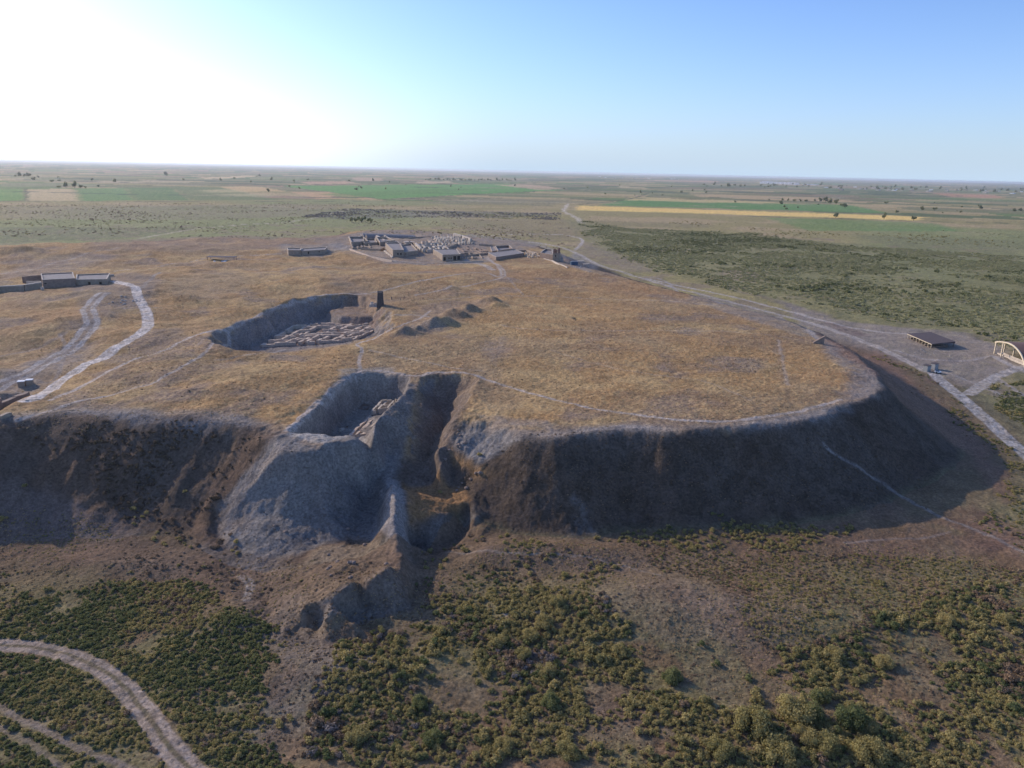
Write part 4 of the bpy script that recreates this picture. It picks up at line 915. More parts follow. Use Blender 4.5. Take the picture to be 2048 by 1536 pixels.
def inset(P, d):
    c = (sum(p[0] for p in P)/len(P), sum(p[1] for p in P)/len(P)); r = []
    n = len(P)
    for i in range(n):
        a, b, e = P[i-1], P[i], P[(i+1) % n]
        u1 = Vector((b[0]-a[0], b[1]-a[1])).normalized(); u2 = Vector((e[0]-b[0], e[1]-b[1])).normalized()
        n1 = Vector((-u1.y, u1.x)); n2 = Vector((-u2.y, u2.x)); m = (n1+n2); m = m/max(m.dot(n1), .3)
        r.append((b[0]+m.x*d, b[1]+m.y*d))
    return r
def ccw(P):
    a = sum(P[i][0]*P[(i+1) % len(P)][1]-P[(i+1) % len(P)][0]*P[i][1] for i in range(len(P)))
    return P if a > 0 else P[::-1]
def building(name, label, cat, px, h, wall='mud', par=.5, opens=(), group=None, roofm='roof', base=None, t=.5, coping='pale', step=None):
    """px: base corners front-left, front-right, back-right, back-left; opens: (edge, position, width, sill, height, kind)"""
    Q = [p for p in hit(px)]; P = [(p[0], p[1]) for p in Q]; z = sum(p[2] for p in Q)/len(Q) if base is None else base
    zb = min(p[2] for p in Q)-.6; P0 = P; P = ccw(P)
    c = (sum(p[0] for p in P)/len(P), sum(p[1] for p in P)/len(P)); r = thing(name, label, cat, (c[0], c[1], z), group)
    n = len(P); I = inset(P, t)
    mb = MB(); o = 0
    for i in range(n):
        j = (i+1) % n
        mb.prism([P[i], P[j], I[j], I[i]], zb, z+h+par)
    mb.build('wall', M[wall], r)
    MB().prism(inset(P, t+.002), z+h-.25, z+h).build('roof', M[roofm], r)
    O = inset(P, -.06); I2 = inset(P, t+.05); mb = MB()
    for i in range(n): j = (i+1) % n; mb.prism([O[i], O[j], I2[j], I2[i]], z+h+par+.003, z+h+par+.13)
    mb.build('coping', M[coping], r)
    for (e, pos, wd, sill, hh, kind) in opens:
        A, B = P0[e], P0[(e+1) % n]; L = math.hypot(B[0]-A[0], B[1]-A[1]); d = ((B[0]-A[0])/L, (B[1]-A[1])/L)
        nn = (d[1], -d[0]); mid = lerp(A, B, .5)
        if (mid[0]-c[0])*nn[0]+(mid[1]-c[1])*nn[1] < 0: nn = (-nn[0], -nn[1])
        a = pos*L-wd/2; fr = MB()
        def q(s, off): return (A[0]+d[0]*s+nn[0]*off, A[1]+d[1]*s+nn[1]*off)
        for s0, s1, z0, z1 in ((a-.12, a, sill, sill+hh), (a+wd, a+wd+.12, sill, sill+hh), (a-.12, a+wd+.12, sill+hh, sill+hh+.14)):
            fr.prism([q(s0, 0.0), q(s1, 0.0), q(s1, .07), q(s0, .07)], z+z0, z+z1)
        w_ = fr.build(kind, M['timber'], r)
        MB().prism([q(a, 0.0), q(a+wd, 0.0), q(a+wd, .02), q(a, .02)], z+sill, z+sill+hh).build('pane' if kind == 'window' else 'leaf', M['dark'], w_)
    return r
def wall_thing(name, label, px, t, h, m='mud', cap=None, group=None, cat='wall', z=None, sink=.8, am=.12, h2=None):
    Q = hit(px) if z is None else [at(p[0], p[1], z)+(z,) for p in px]
    c = Q[0]; r = thing(name, label, cat, c, group); mb = MB()
    for a, b in zip(Q[:-1], Q[1:]):
        if am: mb.rough_wall(a, b, t, min(a[2], b[2])-sink, (a[2]+b[2])/2+h, am, 1.6)
        else: mb.wall(a, b, t, min(a[2], b[2])-sink, a[2]+h, b[2]+(h if h2 is None else h2))
    mb.build('masonry', M[m], r)
    if cap:
        mb = MB()
        for a, b in zip(Q[:-1], Q[1:]): 
            ct = MB(); mb.wall(a, b, t+.14, min(a[2], b[2])+h+.003, a[2]+h+.16, b[2]+(h if h2 is None else h2)+.16)
        mb.build('coping', M[cap], r)
    return r
def ruin(name, label, quad, nu, nv, h, t, keep, m='ruin', z=None, seed=1, cat='ruin', part='wall', stub=False, rag=.3, group=None, jit=.18):
    """an excavated house block: low walls along a loose grid, each wall a part"""
    r_ = random.Random(seed); Q = hit(quad) if z is None else [at(p[0], p[1], z)+(z,) for p in quad]
    A, B, C_, D = [(q[0], q[1]) for q in Q]; c = lerp(lerp(A, B, .5), lerp(D, C_, .5), .5); zc = zat(*c) if z is None else z
    root = thing(name, label, cat, (c[0], c[1], zc), group)
    us = [i/nu+r_.uniform(-jit, jit)/nu*(0 < i < nu) for i in range(nu+1)]; vs_ = [i/nv+r_.uniform(-jit, jit)/nv*(0 < i < nv) for i in range(nv+1)]
    G = lambda i, j: lerp(lerp(A, B, us[i]), lerp(D, C_, us[i]), vs_[j])
    n = 0; segs = []
    for j in range(nv+1):
        for i in range(nu+1):
            if i < nu and r_.random() < keep*(1.15 if j in (0, nv) else 1): segs.append((G(i, j), G(i+1, j)))
            if j < nv and r_.random() < keep*(1.15 if i in (0, nu) else 1): segs.append((G(i, j), G(i, j+1)))
    r_.shuffle(segs)
    for a, b in segs[:98]:
        if stub: a, b = lerp(a, b, .1), lerp(a, b, r_.uniform(.3, .55))
        elif r_.random() < .25: b = lerp(a, b, r_.uniform(.5, .8))
        zz = min(zat(*a), zat(*b)); hh = h*r_.uniform(.6, 1.15)
        MB().rough_wall(a, b, t*r_.uniform(.8, 1.25), (zz if z is None else z)-.8, (max(zat(*a), zat(*b)) if z is None else z)+hh, rag, 1.0, r_).build(part, M[m], root)
    return root
def stones(label, px, n, spread, r0, r1, group, m='stone', cat='stone', seed=3):
    r_ = random.Random(seed); C0 = hit([px])[0]; iv, if_ = ico()
    base = []
    for k in range(3):
        nz = 1+.28*np.sin(iv[:, 0]*4+k*2)*np.cos(iv[:, 1]*5+k); base.append(raw_mesh('boulder', (iv*nz[:, None]*np.array([1, .8, .6])).tolist(), if_.tolist(), M[m]))
    for k in range(n):
        x, y = C0[0]+r_.gauss(0, spread), C0[1]+r_.gauss(0, spread); s = r_.uniform(r0, r1)
        o = bpy.data.objects.new('boulder', base[k % 3]); COL.objects.link(o); o.location = (x, y, zat(x, y)+s*.12); o.scale = (s, s, s); o.rotation_euler = (0, 0, r_.uniform(0, 6)); tag(o, label, cat, group)

# -- the large dig
ruin('excavated_house', 'sunlit maze of low mudbrick walls on the floor of the large dig', [(524,694,11.6),(704,682,11.6),(772,652,11.6),(596,652,11.6)], 8, 6, 1.5, 1.25, .88, z=11.6, seed=14, rag=.17, jit=.24)
ruin('excavated_wall_block', 'separate walls beside the ramp at the back right of the large dig', [(690,656,12.2),(740,652,12.2),(768,642,12.2),(712,644,12.2)], 3, 2, 1.3, .9, .8, z=12.0, seed=5)
g = hit([(761,611)])[0]
tw = thing('earth_pillar', 'tall dark square pillar standing at the back right corner of the large dig', 'pillar', g)
mb = MB(); zz = [0, 2, 4, 6, 7.4, 8.0]; o = 0; rr_ = random.Random(2)
for k, q in enumerate(zz):
    for a in range(10):
        an = a/10*6.283+.3; sq = 1/max(abs(math.cos(an)), abs(math.sin(an))); rad0 = (1.75-.05*q)*min(sq, 1.3)*(1+rr_.uniform(-.07, .07)); mb.v.append((g[0]+math.cos(an)*rad0, g[1]+math.sin(an)*rad0, g[2]-1+q*.98+(rr_.uniform(-.4, .3) if k == 5 else 0)))
for k in range(len(zz)-1):
    for a in range(10): b = (a+1) % 10; mb.f.append((k*10+a, k*10+b, k*10+10+b, k*10+10+a))
mb.f.append(tuple(range(50, 60))); mb.build('shaft', M['dimp'], tw)
mb = MB()
for k in range(9):
    mb.box((g[0]-2.2+rr_.uniform(-2.4, .6), g[1]-.6+rr_.uniform(-1.2, 1.2)), rr_.uniform(.8, 1.8), rr_.uniform(.6, 1.3), g[2]-.6, g[2]+rr_.uniform(.5, 1.7), rr_.uniform(0, 3))
mb.build('rubble', M['stone'], tw)
for lab, px_ in (('narrow timber plank ramp lying left of the dark pillar', (725,617)),):
    q = hit([px_])[0]; o = MB().wall((q[0]-2, q[1], 0), (q[0]+2.4, q[1]+.5, 0), .5, q[2]+.12, q[2]+.2).build('plank', M['lime']); tag(o, lab, 'plank')

# -- people by the pillar
def person(px, label, shirt, lean=0.0, bend=0.0, rot=0.0):
    g = hit([px])[0]; root = thing('person', label, 'person', g); root.rotation_euler = (0, 0, rot)
    J = {'pel': (0, 0, .95), 'ch': (0, -bend*.25, 1.28), 'nk': (0, -bend*.38, 1.48), 'hd': (0, -bend*.46, 1.62), 'tp': (0, -bend*.48, 1.74),
         'ls': (.19, -bend*.34, 1.42), 'le': (.27, -bend*.35-.03, 1.14), 'lh': (.25, -bend*.5-.12, .90), 'rs': (-.19, -bend*.34, 1.42), 're': (-.28, -bend*.35, 1.14), 'rh': (-.27, -bend*.4-.08, .88),
         'lhip': (.09, 0, .90), 'lk': (.11, -.05-lean, .50), 'la': (.12, .02-lean, .09), 'lt': (.13, -.13-lean, .04), 'rhip': (-.09, 0, .90), 'rk': (-.11, .02+lean, .50), 'ra': (-.12, .07+lean, .09), 'rt': (-.13, -.08+lean, .04)}
    R_ = dict(pel=.13, ch=.14, nk=.06, hd=.105, tp=.08, ls=.07, le=.05, lh=.035, rs=.07, re=.05, rh=.035, lhip=.09, lk=.06, la=.04, lt=.035, rhip=.09, rk=.06, ra=.04, rt=.035)
    def skin(nm, E_, m, gro=0.0):
        ks = []; [ks.append(k) for e in E_ for k in e if k not in ks]
        me = bpy.data.meshes.new(nm); me.from_pydata([J[k] for k in ks], [(ks.index(a), ks.index(b)) for a, b in E_], []); me.materials.append(m)
        o = bpy.data.objects.new(nm, me); COL.objects.link(o); o.parent = root; o.modifiers.new('skin', 'SKIN')
        for i, k in enumerate(ks): me.skin_vertices[0].data[i].radius = (R_[k]+gro, R_[k]+gro); 
        me.skin_vertices[0].data[0].use_root = True
        sb = o.modifiers.new('sub', 'SUBSURF'); sb.levels = 1; sb.render_levels = 1
    up_ = [('pel','ch'),('ch','nk'),('nk','hd'),('hd','tp'),('nk','ls'),('ls','le'),('le','lh'),('nk','rs'),('rs','re'),('re','rh')]
    lo_ = [('pel','lhip'),('lhip','lk'),('lk','la'),('la','lt'),('pel','rhip'),('rhip','rk'),('rk','ra'),('ra','rt')]
    skin('body', up_+lo_, M['skin']); skin('shirt', [('pel','ch'),('ch','nk'),('nk','ls'),('ls','le'),('nk','rs'),('rs','re')], shirt, .025); skin('trousers', [('pel','lhip'),('lhip','lk'),('lk','la'),('pel','rhip'),('rhip','rk'),('rk','ra')], M['cloth'], .02)
    iv, if_ = ico(); me = raw_mesh('hair', (iv*np.array([.105, .12, .085])+np.array(J['tp'])-np.array([0, -.015, .02])).tolist(), if_.tolist(), M['dark']); o = bpy.data.objects.new('hair', me); COL.objects.link(o); o.parent = root
person((783,600), 'person in dark clothes standing just right of the dark pillar', M['cloth'], .12, 0.1, .6)
person((801,601), 'person in a pale shirt standing farther right of the dark pillar', M['shirt'], .05, .5, -1.0)
person((808,599), 'person in dark clothes rightmost on the bare ground by the dark pillar', M['cloth'], .0, .3, 2.0)

# -- ruins in the front trench
ruin('excavated_room', 'sunlit excavated room walls in the right back of the front trench', [(745,824),(790,818),(806,800),(762,806)], 3, 2, .9, .6, .95, seed=4, m='lime', rag=.2, z=13.8, jit=.3)
ruin('excavated_terrace', 'stepped excavated walls at the front of the rectangular trench', [(700,872),(738,868),(782,836),(738,836)], 5, 3, .5, .7, .75, seed=8, rag=.2, z=13.2, jit=.35)
ruin('low_trench_wall', 'low shaded walls on the floor at the back of the rectangular trench', [(690,818),(735,818),(742,803),(712,803)], 3, 2, .5, .5, .75, m='brown', seed=9, z=11.0)
stones('pale stone block lying at the front left floor edge of the rectangular trench', (683,862), 3, .9, .5, .9, 'stone blocks at the front edge of the trench', 'lime')

# -- the settlement of restored and excavated buildings
SET = 'restored mudbrick buildings of the far settlement'
building('mudbrick_building', 'largest restored building of the settlement, with two small windows in its shaded front', 'building', [(786,514),(808,513),(800,498),(771,499)], 4.6, 'mud', .6, [(0,.45,1.0,1.6,1.2,'window'),(0,.72,1.0,1.6,1.2,'window')])
building('mudbrick_annex', 'lower annex joined to the right of the largest settlement building', 'building', [(809,512.5),(836,510),(822,497),(801,498)], 2.4, 'mud', 1.2, [(0,.1,.9,1.6,1.0,'window')])
wall_thing('plinth', 'bright low plinth wall along the left foot of the largest settlement building', [(769,503),(785,516)], 1.2, 1.0, 'lime', None, am=0)
building('mudbrick_house', 'flat roofed building with dark doorways right of the largest settlement building', 'building', [(885,522),(921,520),(913,508),(866,509)], 4.0, 'mud', .3, [(0,.12,1.6,0,2.4,'door'),(0,.36,.8,1,1.0,'window'),(0,.48,.8,1,1.0,'window'),(0,.68,2.2,0,3.0,'door'),(0,.90,2.2,0,3.0,'door')], coping='lime')
building('low_building', 'long low building with a pale kerbed flat roof at the front right of the settlement', 'building', [(992,521),(1048,512),(1032,506),(976,512)], 2.4, 'brown', .12, coping='lime')
building('dark_building', 'dark L-shaped block behind the long low building', 'building', [(996,508),(1026,505),(1018,497),(990,499)], 1.2, 'brown', 1.8)
building('store_building', 'low dark block left of the dark L-shaped block', 'building', [(984,507),(994,506),(988,497),(980,498)], 1.6, 'brown', .3)
building('corner_building', 'roofed room at the far left corner of the settlement', 'building', [(703,492),(737,488),(727,479),(698,480)], 1.2, 'mud', 1.7)
building('court_building', 'small roofed block in the middle left of the settlement', 'building', [(728,492),(755,490),(750,483),(726,484)], 1.2, 'mud', 1.5)
building('stair_building', 'roofed block with pale stair walls left of the great courtyard', 'building', [(760,492),(790,489),(776,481),(752,482)], 1.8, 'mud', 1.6, coping='lime')
building('rear_room', 'narrow roofed block behind the largest settlement building', 'building', [(776,498),(800,496),(796,491),(774,492)], 1.5, 'mud', 1.8, coping='lime')
for i, (a, b, lab) in enumerate([((752,475),(770,486),'left of the two bright stair walls by the great courtyard'), ((768,475),(782,484),'right of the two bright stair walls by the great courtyard'), ((788,487),(802,494),'bright wall stub between the courtyard and the largest building'),
        ((808,494),(814,499),'bright wall stub on the roofs of the largest building'), ((831,491),(842,503),'bright wall running down left of the central ruins')]):
    wall_thing('stair_wall', lab, [a, b], 1.5, 2.6, 'lime', None, am=0)
wall_thing('yard_wall', 'pale low wall closing the left side of the settlement', [(698,476),(702,484),(708,491)], 1.0, 1.6, 'lime')
wall_thing('court_wall', 'long bright wall on the right side of the pillared hall ruin', [(908,472),(925,477),(942,483)], 1.6, 3.0, 'lime', None, am=0)
wall_thing('back_wall', 'long low wall behind the great courtyard', [(800,478),(830,477),(865,474)], 1.2, 1.2, 'mud')
ruin('pillared_hall', 'hall ruin of many short pale pillars at the back of the settlement', [(886,492),(948,488),(918,473),(862,475)], 9, 5, 2.6, 1.5, .85, 'lime', seed=21, stub=True, part='pillar')
ruin('central_ruin', 'tight cluster of roofless rooms in the middle of the settlement', [(846,505),(898,503),(884,491),(836,492)], 6, 4, 2.6, 1.1, .9, 'lime', seed=22)
ruin('left_ruin', 'roofless walls along the left yard of the settlement', [(706,498),(742,496),(735,489),(704,491)], 4, 2, 1.6, .8, .6, 'mud', seed=23)
ruin('right_ruin', 'scattered pale wall stubs left of the ruined gate tower', [(1058,516),(1080,514),(1066,506),(1046,507)], 5, 3, 1.6, .9, .7, 'lime', seed=24, stub=True)
ruin('garden_ruin', 'dark walled garden of low plots left of the long low building', [(935,509),(984,507),(956,494),(914,495)], 7, 3, .8, .6, .5, 'brown', seed=25)
ruin('rear_ruin', 'roofless rooms between the largest building and the great courtyard', [(800,497),(838,495),(826,489),(792,490)], 4, 2, 2.2, 1.0, .85, 'mud', seed=31)
ruin('west_ruin', 'jumbled low walls behind the small roofed block in the middle left', [(735,482),(775,480),(770,474),(732,476)], 4, 2, 2.0, 1.0, .8, 'mud', seed=32)
ruin('front_ruin', 'low wall stubs right of the flat roofed building with dark doorways', [(925,519),(965,517),(955,508),(918,509)], 4, 2, 1.3, .8, .6, 'mud', seed=33)
wall_thing('retaining_wall', 'long low retaining wall in front of the settlement terrace', [(700,500),(740,513),(785,524),(840,529),(925,526),(965,523)], 1.0, .9, 'ruin')
for lab, px_ in (('long wall on the left of the lane through the settlement', [(866,507),(893,499),(915,490)]), ('low wall along the near side of the walled garden', [(930,514),(960,511),(988,508)]), ('wall behind the dark L-shaped block', [(958,491),(985,493),(1010,496)]),
        ('low wall linking the L-shaped block and the brick tower', [(1030,505),(1052,503),(1078,510)]), ('low yard wall before the small roofed block', [(722,500),(760,502),(768,499)])):
    wall_thing('lane_wall', lab, px_, .9, 1.7, 'mud')
ruin('hall_annex', 'low rooms joined to the left front of the pillared hall ruin', [(850,491),(884,492),(868,484),(842,485)], 4, 2, 1.6, .9, .8, 'ruin', seed=35)
g = hit([(819,484)])[0]; o = MB()
for r0 in (5.5,): o.prism([(g[0]+r0*math.cos(a*.785), g[1]+r0*math.sin(a*.785)) for a in range(8)], g[2]-.6, g[2]+.45)
o = o.build('octagonal_platform', M['lime']); tag(o, 'pale octagonal platform in the great courtyard', 'platform'); ORG[o.name] = (0, 0, 0)
MB().box((g[0], g[1]), 1.4, 1.4, g[2]+.453, g[2]+.9).build('hearth', M['dark'], o)
# long vaulted cover at the back
A, B = hit([(728,476)])[0], hit([(832,474)])[0]
vr = thing('vaulted_cover', 'long dark grey vaulted roof at the back of the settlement', 'roof', A); d = Vector((B[0]-A[0], B[1]-A[1])).normalized(); nn = Vector((-d.y, d.x)); mb = MB(); K = 10
for e, P_ in enumerate((A, B)):
    for k in range(K+1):
        a = math.pi*k/K; hh = (4.6 if e == 0 else 2.0); mb.v.append((P_[0]+nn.x*14*(1-math.cos(a))/2, P_[1]+nn.y*14*(1-math.cos(a))/2, P_[2]-.5+hh*math.sin(a)))
for k in range(K): mb.f.append((k, k+1, K+2+k, K+1+k))
mb.f.append(tuple(range(K+1))); mb.f.append(tuple(range(2*K+1, K, -1))); mb.build('vault', M['roof'], vr)
wall_thing('kerb_wall', 'pale kerb wall in front of the vaulted roof', [(700,479),(726,474)], .8, 1.4, 'lime')
# gate tower
g = hit([(1113,522)])[0]; tw = thing('gate_tower', 'tall ruined reddish brick tower at the right end of the settlement', 'tower', g)
rr_ = random.Random(4); mb = MB(); a0 = -.25
mb.box((g[0], g[1]), 5.2, 4.8, g[2]-1, g[2]+6.0, a0); mb.build('shaft', M['mud'], tw)
mb = MB()
for x, y in ((-1, -1), (0, -1), (1, -1), (-1, 1), (1, 1), (-1, 0), (1, 0)):
    ca, sa = math.cos(a0), math.sin(a0); mb.box((g[0]+x*1.75*ca-y*1.75*sa, g[1]+x*1.75*sa+y*1.75*ca), .95, .95, g[2]+6.0, g[2]+9.4+rr_.uniform(-.8, .8), a0)
mb.build('pier', M['red'], tw)
MB().box((g[0], g[1]), 4.3, 4.3, g[2]+7.4, g[2]+7.8, a0).build('floor_beam', M['red'], tw)
for s in (-1, 1):
    MB().box((g[0]+s*1.0, g[1]-2.43), .7, .12, g[2]+3.4, g[2]+4.8, a0).build('window', M['dark'], tw)
building('gate_wing', 'stepped walled block joined to the left of the ruined brick tower', 'building', [(1080,516),(1106,520),(1104,509),(1090,507)], 3.0, 'brown', 1.0, coping='lime')
wall_thing('ramp_wall', 'low sloping wall running down right of the ruined brick tower', [(1088,518),(1104,523),(1122,530),(1135,536)], .7, .8, 'lime')
# workers' corner right of the tower
g = hit([(1135,527)])[0]; cn = thing('work_canopy', 'reddish open canopy on thin posts right of the brick tower', 'canopy', g)
for x, y in ((-2, -1.5), (2, -1.5), (2, 1.5), (-2, 1.5)): MB().box((g[0]+x, g[1]+y), .16, .16, g[2]-.3, g[2]+2.6).build('post', M['timber'], cn)
MB().prism([(g[0]-2.4, g[1]-1.9), (g[0]+2.4, g[1]-1.9), (g[0]+2.4, g[1]+1.9), (g[0]-2.4, g[1]+1.9)], g[2]+2.603, g[2]+2.72).build('roof', M['red'], cn)
g = hit([(1148,530)])[0]; tr = thing('site_container', 'dark blue container beside the reddish canopy', 'container', g)
MB().box((g[0], g[1]), 5.2, 2.4, g[2]+.15, g[2]+2.7, .3).build('body', M['blue'], tr)
mb = MB()
for k in range(5): mb.box((g[0]-2+k*1.0, g[1]-1.26+.3*(-2+k)), .08, .06, g[2]+.3, g[2]+2.6, .3)
mb.build('rib', M['blue'], tr); MB().box((g[0], g[1]), 5.3, 2.5, g[2]+2.703, g[2]+2.78, .3).build('roof', M['grey'], tr)
for px_, lab in (((1161,527), 'pale sheet awning beside the dark blue container'), ((1172,533), 'pale sheet awning at the far right of the work yard')):
    g = hit([px_])[0]; cn = thing('awning', lab, 'awning', g)
    for x, y in ((-2, -1.2), (2, -1.2), (2, 1.2), (-2, 1.2)): MB().box((g[0]+x, g[1]+y), .12, .12, g[2]-.3, g[2]+1.9).build('post', M['steel'], cn)
    MB().prism([(g[0]-2.5, g[1]-1.6), (g[0]+2.5, g[1]-1.6), (g[0]+2.5, g[1]+1.6), (g[0]-2.5, g[1]+1.6)], g[2]+1.9, g[2]+2.0, [g[2]+2.0, g[2]+2.3, g[2]+2.3, g[2]+2.0]).build('sheet', M['lime'], cn)
stones('pale sack or stone lying in the work yard right of the brick tower', (1162,535), 8, 3.2, .35, .6, 'pale sacks of the work yard', 'lime')
# isolated house, gate building, canopies on the left
building('lone_house', 'taller white-topped left block of the lone house left of the settlement', 'building', [(577,511),(602,511),(603,503),(574,503)], 2.8, 'mud', .5, coping='lime')
building('lone_house_wing', 'long flat roofed right wing of the lone house left of the settlement', 'building', [(603,510.5),(650,507.5),(655,500),(604,502)], 2.3, 'mud', .4, [(0,.3,.9,.0,1.8,'door'),(0,.75,.8,.9,.8,'window')], coping='lime')
building('gate_building', 'tall long block of the gate building on the left edge of the plateau', 'building', [(87,577),(152,572),(148,562),(84,565)], 4.2, 'brown', .4, [(0,.08,1.0,2.4,.5,'window')])
building('gate_annex', 'lower right wing with two small doors of the gate building on the left', 'building', [(153,571),(215,568),(222,560),(155,563)], 2.9, 'mud', .5, [(0,.42,1.0,.2,1.7,'door'),(0,.78,1.0,.2,1.7,'door')], coping='lime')
wall_thing('gate_rampart', 'long low pale topped wall left of the gate building', [(-60,588),(0,586),(50,583),(84,577)], 1.4, 3.4, 'mud', 'lime', am=0)
wall_thing('rear_rampart', 'dark parapet wall behind the gate building', [(46,566),(100,561),(146,556)], 1.2, 3.6, 'brown', None, am=0)
wall_thing('pale_inner_wall', 'bright low wall between the gate rampart and the parapet behind it', [(54,568),(84,568)], .8, 1.6, 'lime', None, am=0)
wall_thing('terrace_wall', 'thin bright wall running back from the right end of the gate building', [(160,560),(205,556),(228,552)], .8, 1.2, 'lime', None, am=0)
o = MB(); g = hit([(85,580)])[0]; o.box(g, 1.3, 1.0, g[2]-.2, g[2]+1.6); o = o.build('stone_post', M['lime']); tag(o, 'bright squat post at the left corner of the gate building', 'post')
g = hit([(444,521)])[0]; cn = thing('dig_canopy', 'small dark roofed canopy over white blocks on the far left grassland', 'canopy', g)
for x, y in ((-9, -3), (9, -1), (8, 6), (-10, 5)): MB().box((g[0]+x, g[1]+y), .25, .25, g[2]-.5, g[2]+2.4).build('post', M['timber'], cn)
MB().prism([(g[0]-10, g[1]-3.5), (g[0]+9.6, g[1]-1.5), (g[0]+9, g[1]+6.6), (g[0]-11, g[1]+5.6)], g[2]+2.403, g[2]+2.6).build('roof', M['felt'], cn)
stones('white block lying under and before the small dark canopy', (448,523), 6, 3.5, .6, 1.1, 'white blocks by the small dark canopy', 'white')
# tanks and trench walls on the left
for px_, l_, lab in (((44,772), 1.9, 'left of two small white topped boxes beside the paved walk'), ((60,769), 1.8, 'right of two small white topped boxes beside the paved walk')):
    g = hit([px_])[0]; b_ = thing('water_tank', lab, 'tank', g)
    MB().box(g, l_, 1.5, g[2]-.3, g[2]+1.5, .35).build('body', M['mud'], b_); MB().box(g, l_+.2, 1.7, g[2]+1.503, g[2]+1.7, .35).build('lid', M['white'], b_)
wall_thing('trench_wall', 'long mudbrick wall beside the sunken ramp at the left edge', [(-60,850),(0,815),(30,803),(56,792)], 1.6, 1.5, 'brown', None)
wall_thing('walk_kerb', 'short pale kerb closing the lower end of the paved walk', [(50,802),(76,798)], .5, .3, 'lime', None)
wall_thing('side_trench_wall', 'lower mudbrick wall farther down the sunken ramp at the left edge', [(-60,880),(0,838),(20,830)], 1.4, 1.0, 'mud', None)
P_ = [at(-90,880,15.5), at(33,879,15.5), at(30,868,15.5), at(-90,866,15.5)]
o = MB().prism(ccw([p[:2] for p in P_]), 4.0, 15.5); o = o.build('rampart_block', M['brown']); tag(o, 'massive restored mudbrick block jutting from the mound at the lower left edge', 'wall')
# stub wall on the right rim
wall_thing('rim_wall', 'dark triangular wall stub on the right rim of the mound', [(1626,686),(1647,688)], .8, .3, 'brown', None, am=0, h2=3.4)
# -- right compound: flat shelter
q = hit([(1815,673),(1862,668),(1911,690),(1864,697)]); zg = sum(p[2] for p in q)/4
R4 = [at(1815,667,zg+2.6), at(1862,664,zg+3.4), at(1911,683,zg+3.4), at(1864,688,zg+2.6)]
sh = thing('flat_shelter', 'low flat shelter with a broad dark roof in the bare compound on the right', 'shelter', (R4[0][0], R4[0][1], zg))
MB().prism(R4, zg+2.45, zg+2.6, [zg+2.62, zg+3.4, zg+3.4, zg+2.62]).build('roof', M['felt'], sh)
e = MB(); e.wall(R4[0], R4[3], .3, zg+2.15, zg+2.44).build('fascia', M['cream'], sh)
for k in range(9):
    c = lerp(R4[0], R4[3], .03+k*.1175); c = (c[0]+.25, c[1]+.1); MB().box(c, .22, .22, zg-.6, zg+2.14).build('post', M['cream'], sh)
for k in range(5):
    c = lerp(R4[1], R4[2], .03+k*.235); MB().box((c[0]-.3, c[1]), .22, .22, zg-.6, zg+2.44).build('post', M['timber'], sh)
e = MB()
for k in range(6): a = lerp(R4[0], R4[3], .1+k*.16); b = lerp(R4[1], R4[2], .1+k*.16); e.wall(a, lerp(a, b, .8), .5, zg-.5, zg+.7)
e.build('exposed_wall', M['brown'], sh)
# arched shelter
A, B = hit([(1986,706)])[0], hit([(2050,734)])[0]; d = Vector((B[0]-A[0], B[1]-A[1])); Ln = d.length; d /= Ln; nb_ = Vector((-d.y, d.x)); nb_ = nb_ if nb_.y > 0 else -nb_
if nb_.x < 0: nb_ = -nb_
zg = A[2]; HH = 5.4; sh = thing('arched_shelter', 'brown half-vaulted shelter with a cream arch and columns at the right edge', 'shelter', A); K = 18
DEP = 26.0
AR = smooth_line([(0,5.9),(.12,6.8),(.25,7.4),(.4,7.8),(.55,7.5),(.7,6.4),(.82,4.8),(.92,2.7),(1,0)], 4); K = len(AR)-1
prof = [(a*Ln, z) for a, z in AR]
def arch_z(s_): return min(AR, key=lambda q: abs(q[0]-s_))[1]
def V3(s, q, z): return (A[0]+d.x*s+nb_.x*q, A[1]+d.y*s+nb_.y*q, zg+z)
mb = MB()
for q in (0.35, DEP):
    for off in (0, -.18):
        for s, z in prof: mb.v.append(V3(s+off*.6, q, z+off))
n_ = K+1
for k in range(K):
    mb.f += [(k, k+1, 2*n_+k+1, 2*n_+k), (n_+k+1, n_+k, 3*n_+k, 3*n_+k+1), (k, n_+k, n_+k+1, k+1), (2*n_+k+1, 3*n_+k+1, 3*n_+k, 2*n_+k)]
mb.build('vault', M['brownroof'], sh)
mb = MB()
for q in (-.15, .34):
    for off in (.12, -.55):
        for s, z in prof: mb.v.append(V3(s+off*(.15+.85*s/Ln), q, z+off*(1-.35*s/Ln)))
for k in range(K):
    mb.f += [(k, k+1, 2*n_+k+1, 2*n_+k), (n_+k+1, n_+k, 3*n_+k, 3*n_+k+1), (k, n_+k, n_+k+1, k+1), (2*n_+k+1, 3*n_+k+1, 3*n_+k, 2*n_+k)]
mb.f += [(0, 2*n_, 3*n_, n_), (K, n_+K, 3*n_+K, 2*n_+K)]; mb.build('arch', M['cream'], sh)
for s in (.02, .24):
    x = s*Ln; zt = arch_z(s)-.5; c = V3(x+.3, .1, 0); MB().box(c, .55, .45, zg-.5, zg+zt, math.atan2(d.y, d.x)).build('column', M['cream'], sh)
for k in range(1, 9):
    c = V3(.3 if k < 6 else Ln*.25, (k*5.0 if k < 6 else (k-5)*6.0), 0); MB().box(c, .5, .5, zg-.5, zg+(5.5 if k < 6 else 7.0), math.atan2(d.y, d.x)).build('column', M['cream'], sh)
mb = MB(); mb.wall(V3(1, 1.2, 0), V3(Ln*.93, 1.2, 0), .35, zg-.3, zg+.75); mb.wall(V3(1, 3.4, 0), V3(Ln*.9, 3.4, 0), .3, zg-.3, zg+1.1); mb.build('railing_wall', M['lime'], sh)
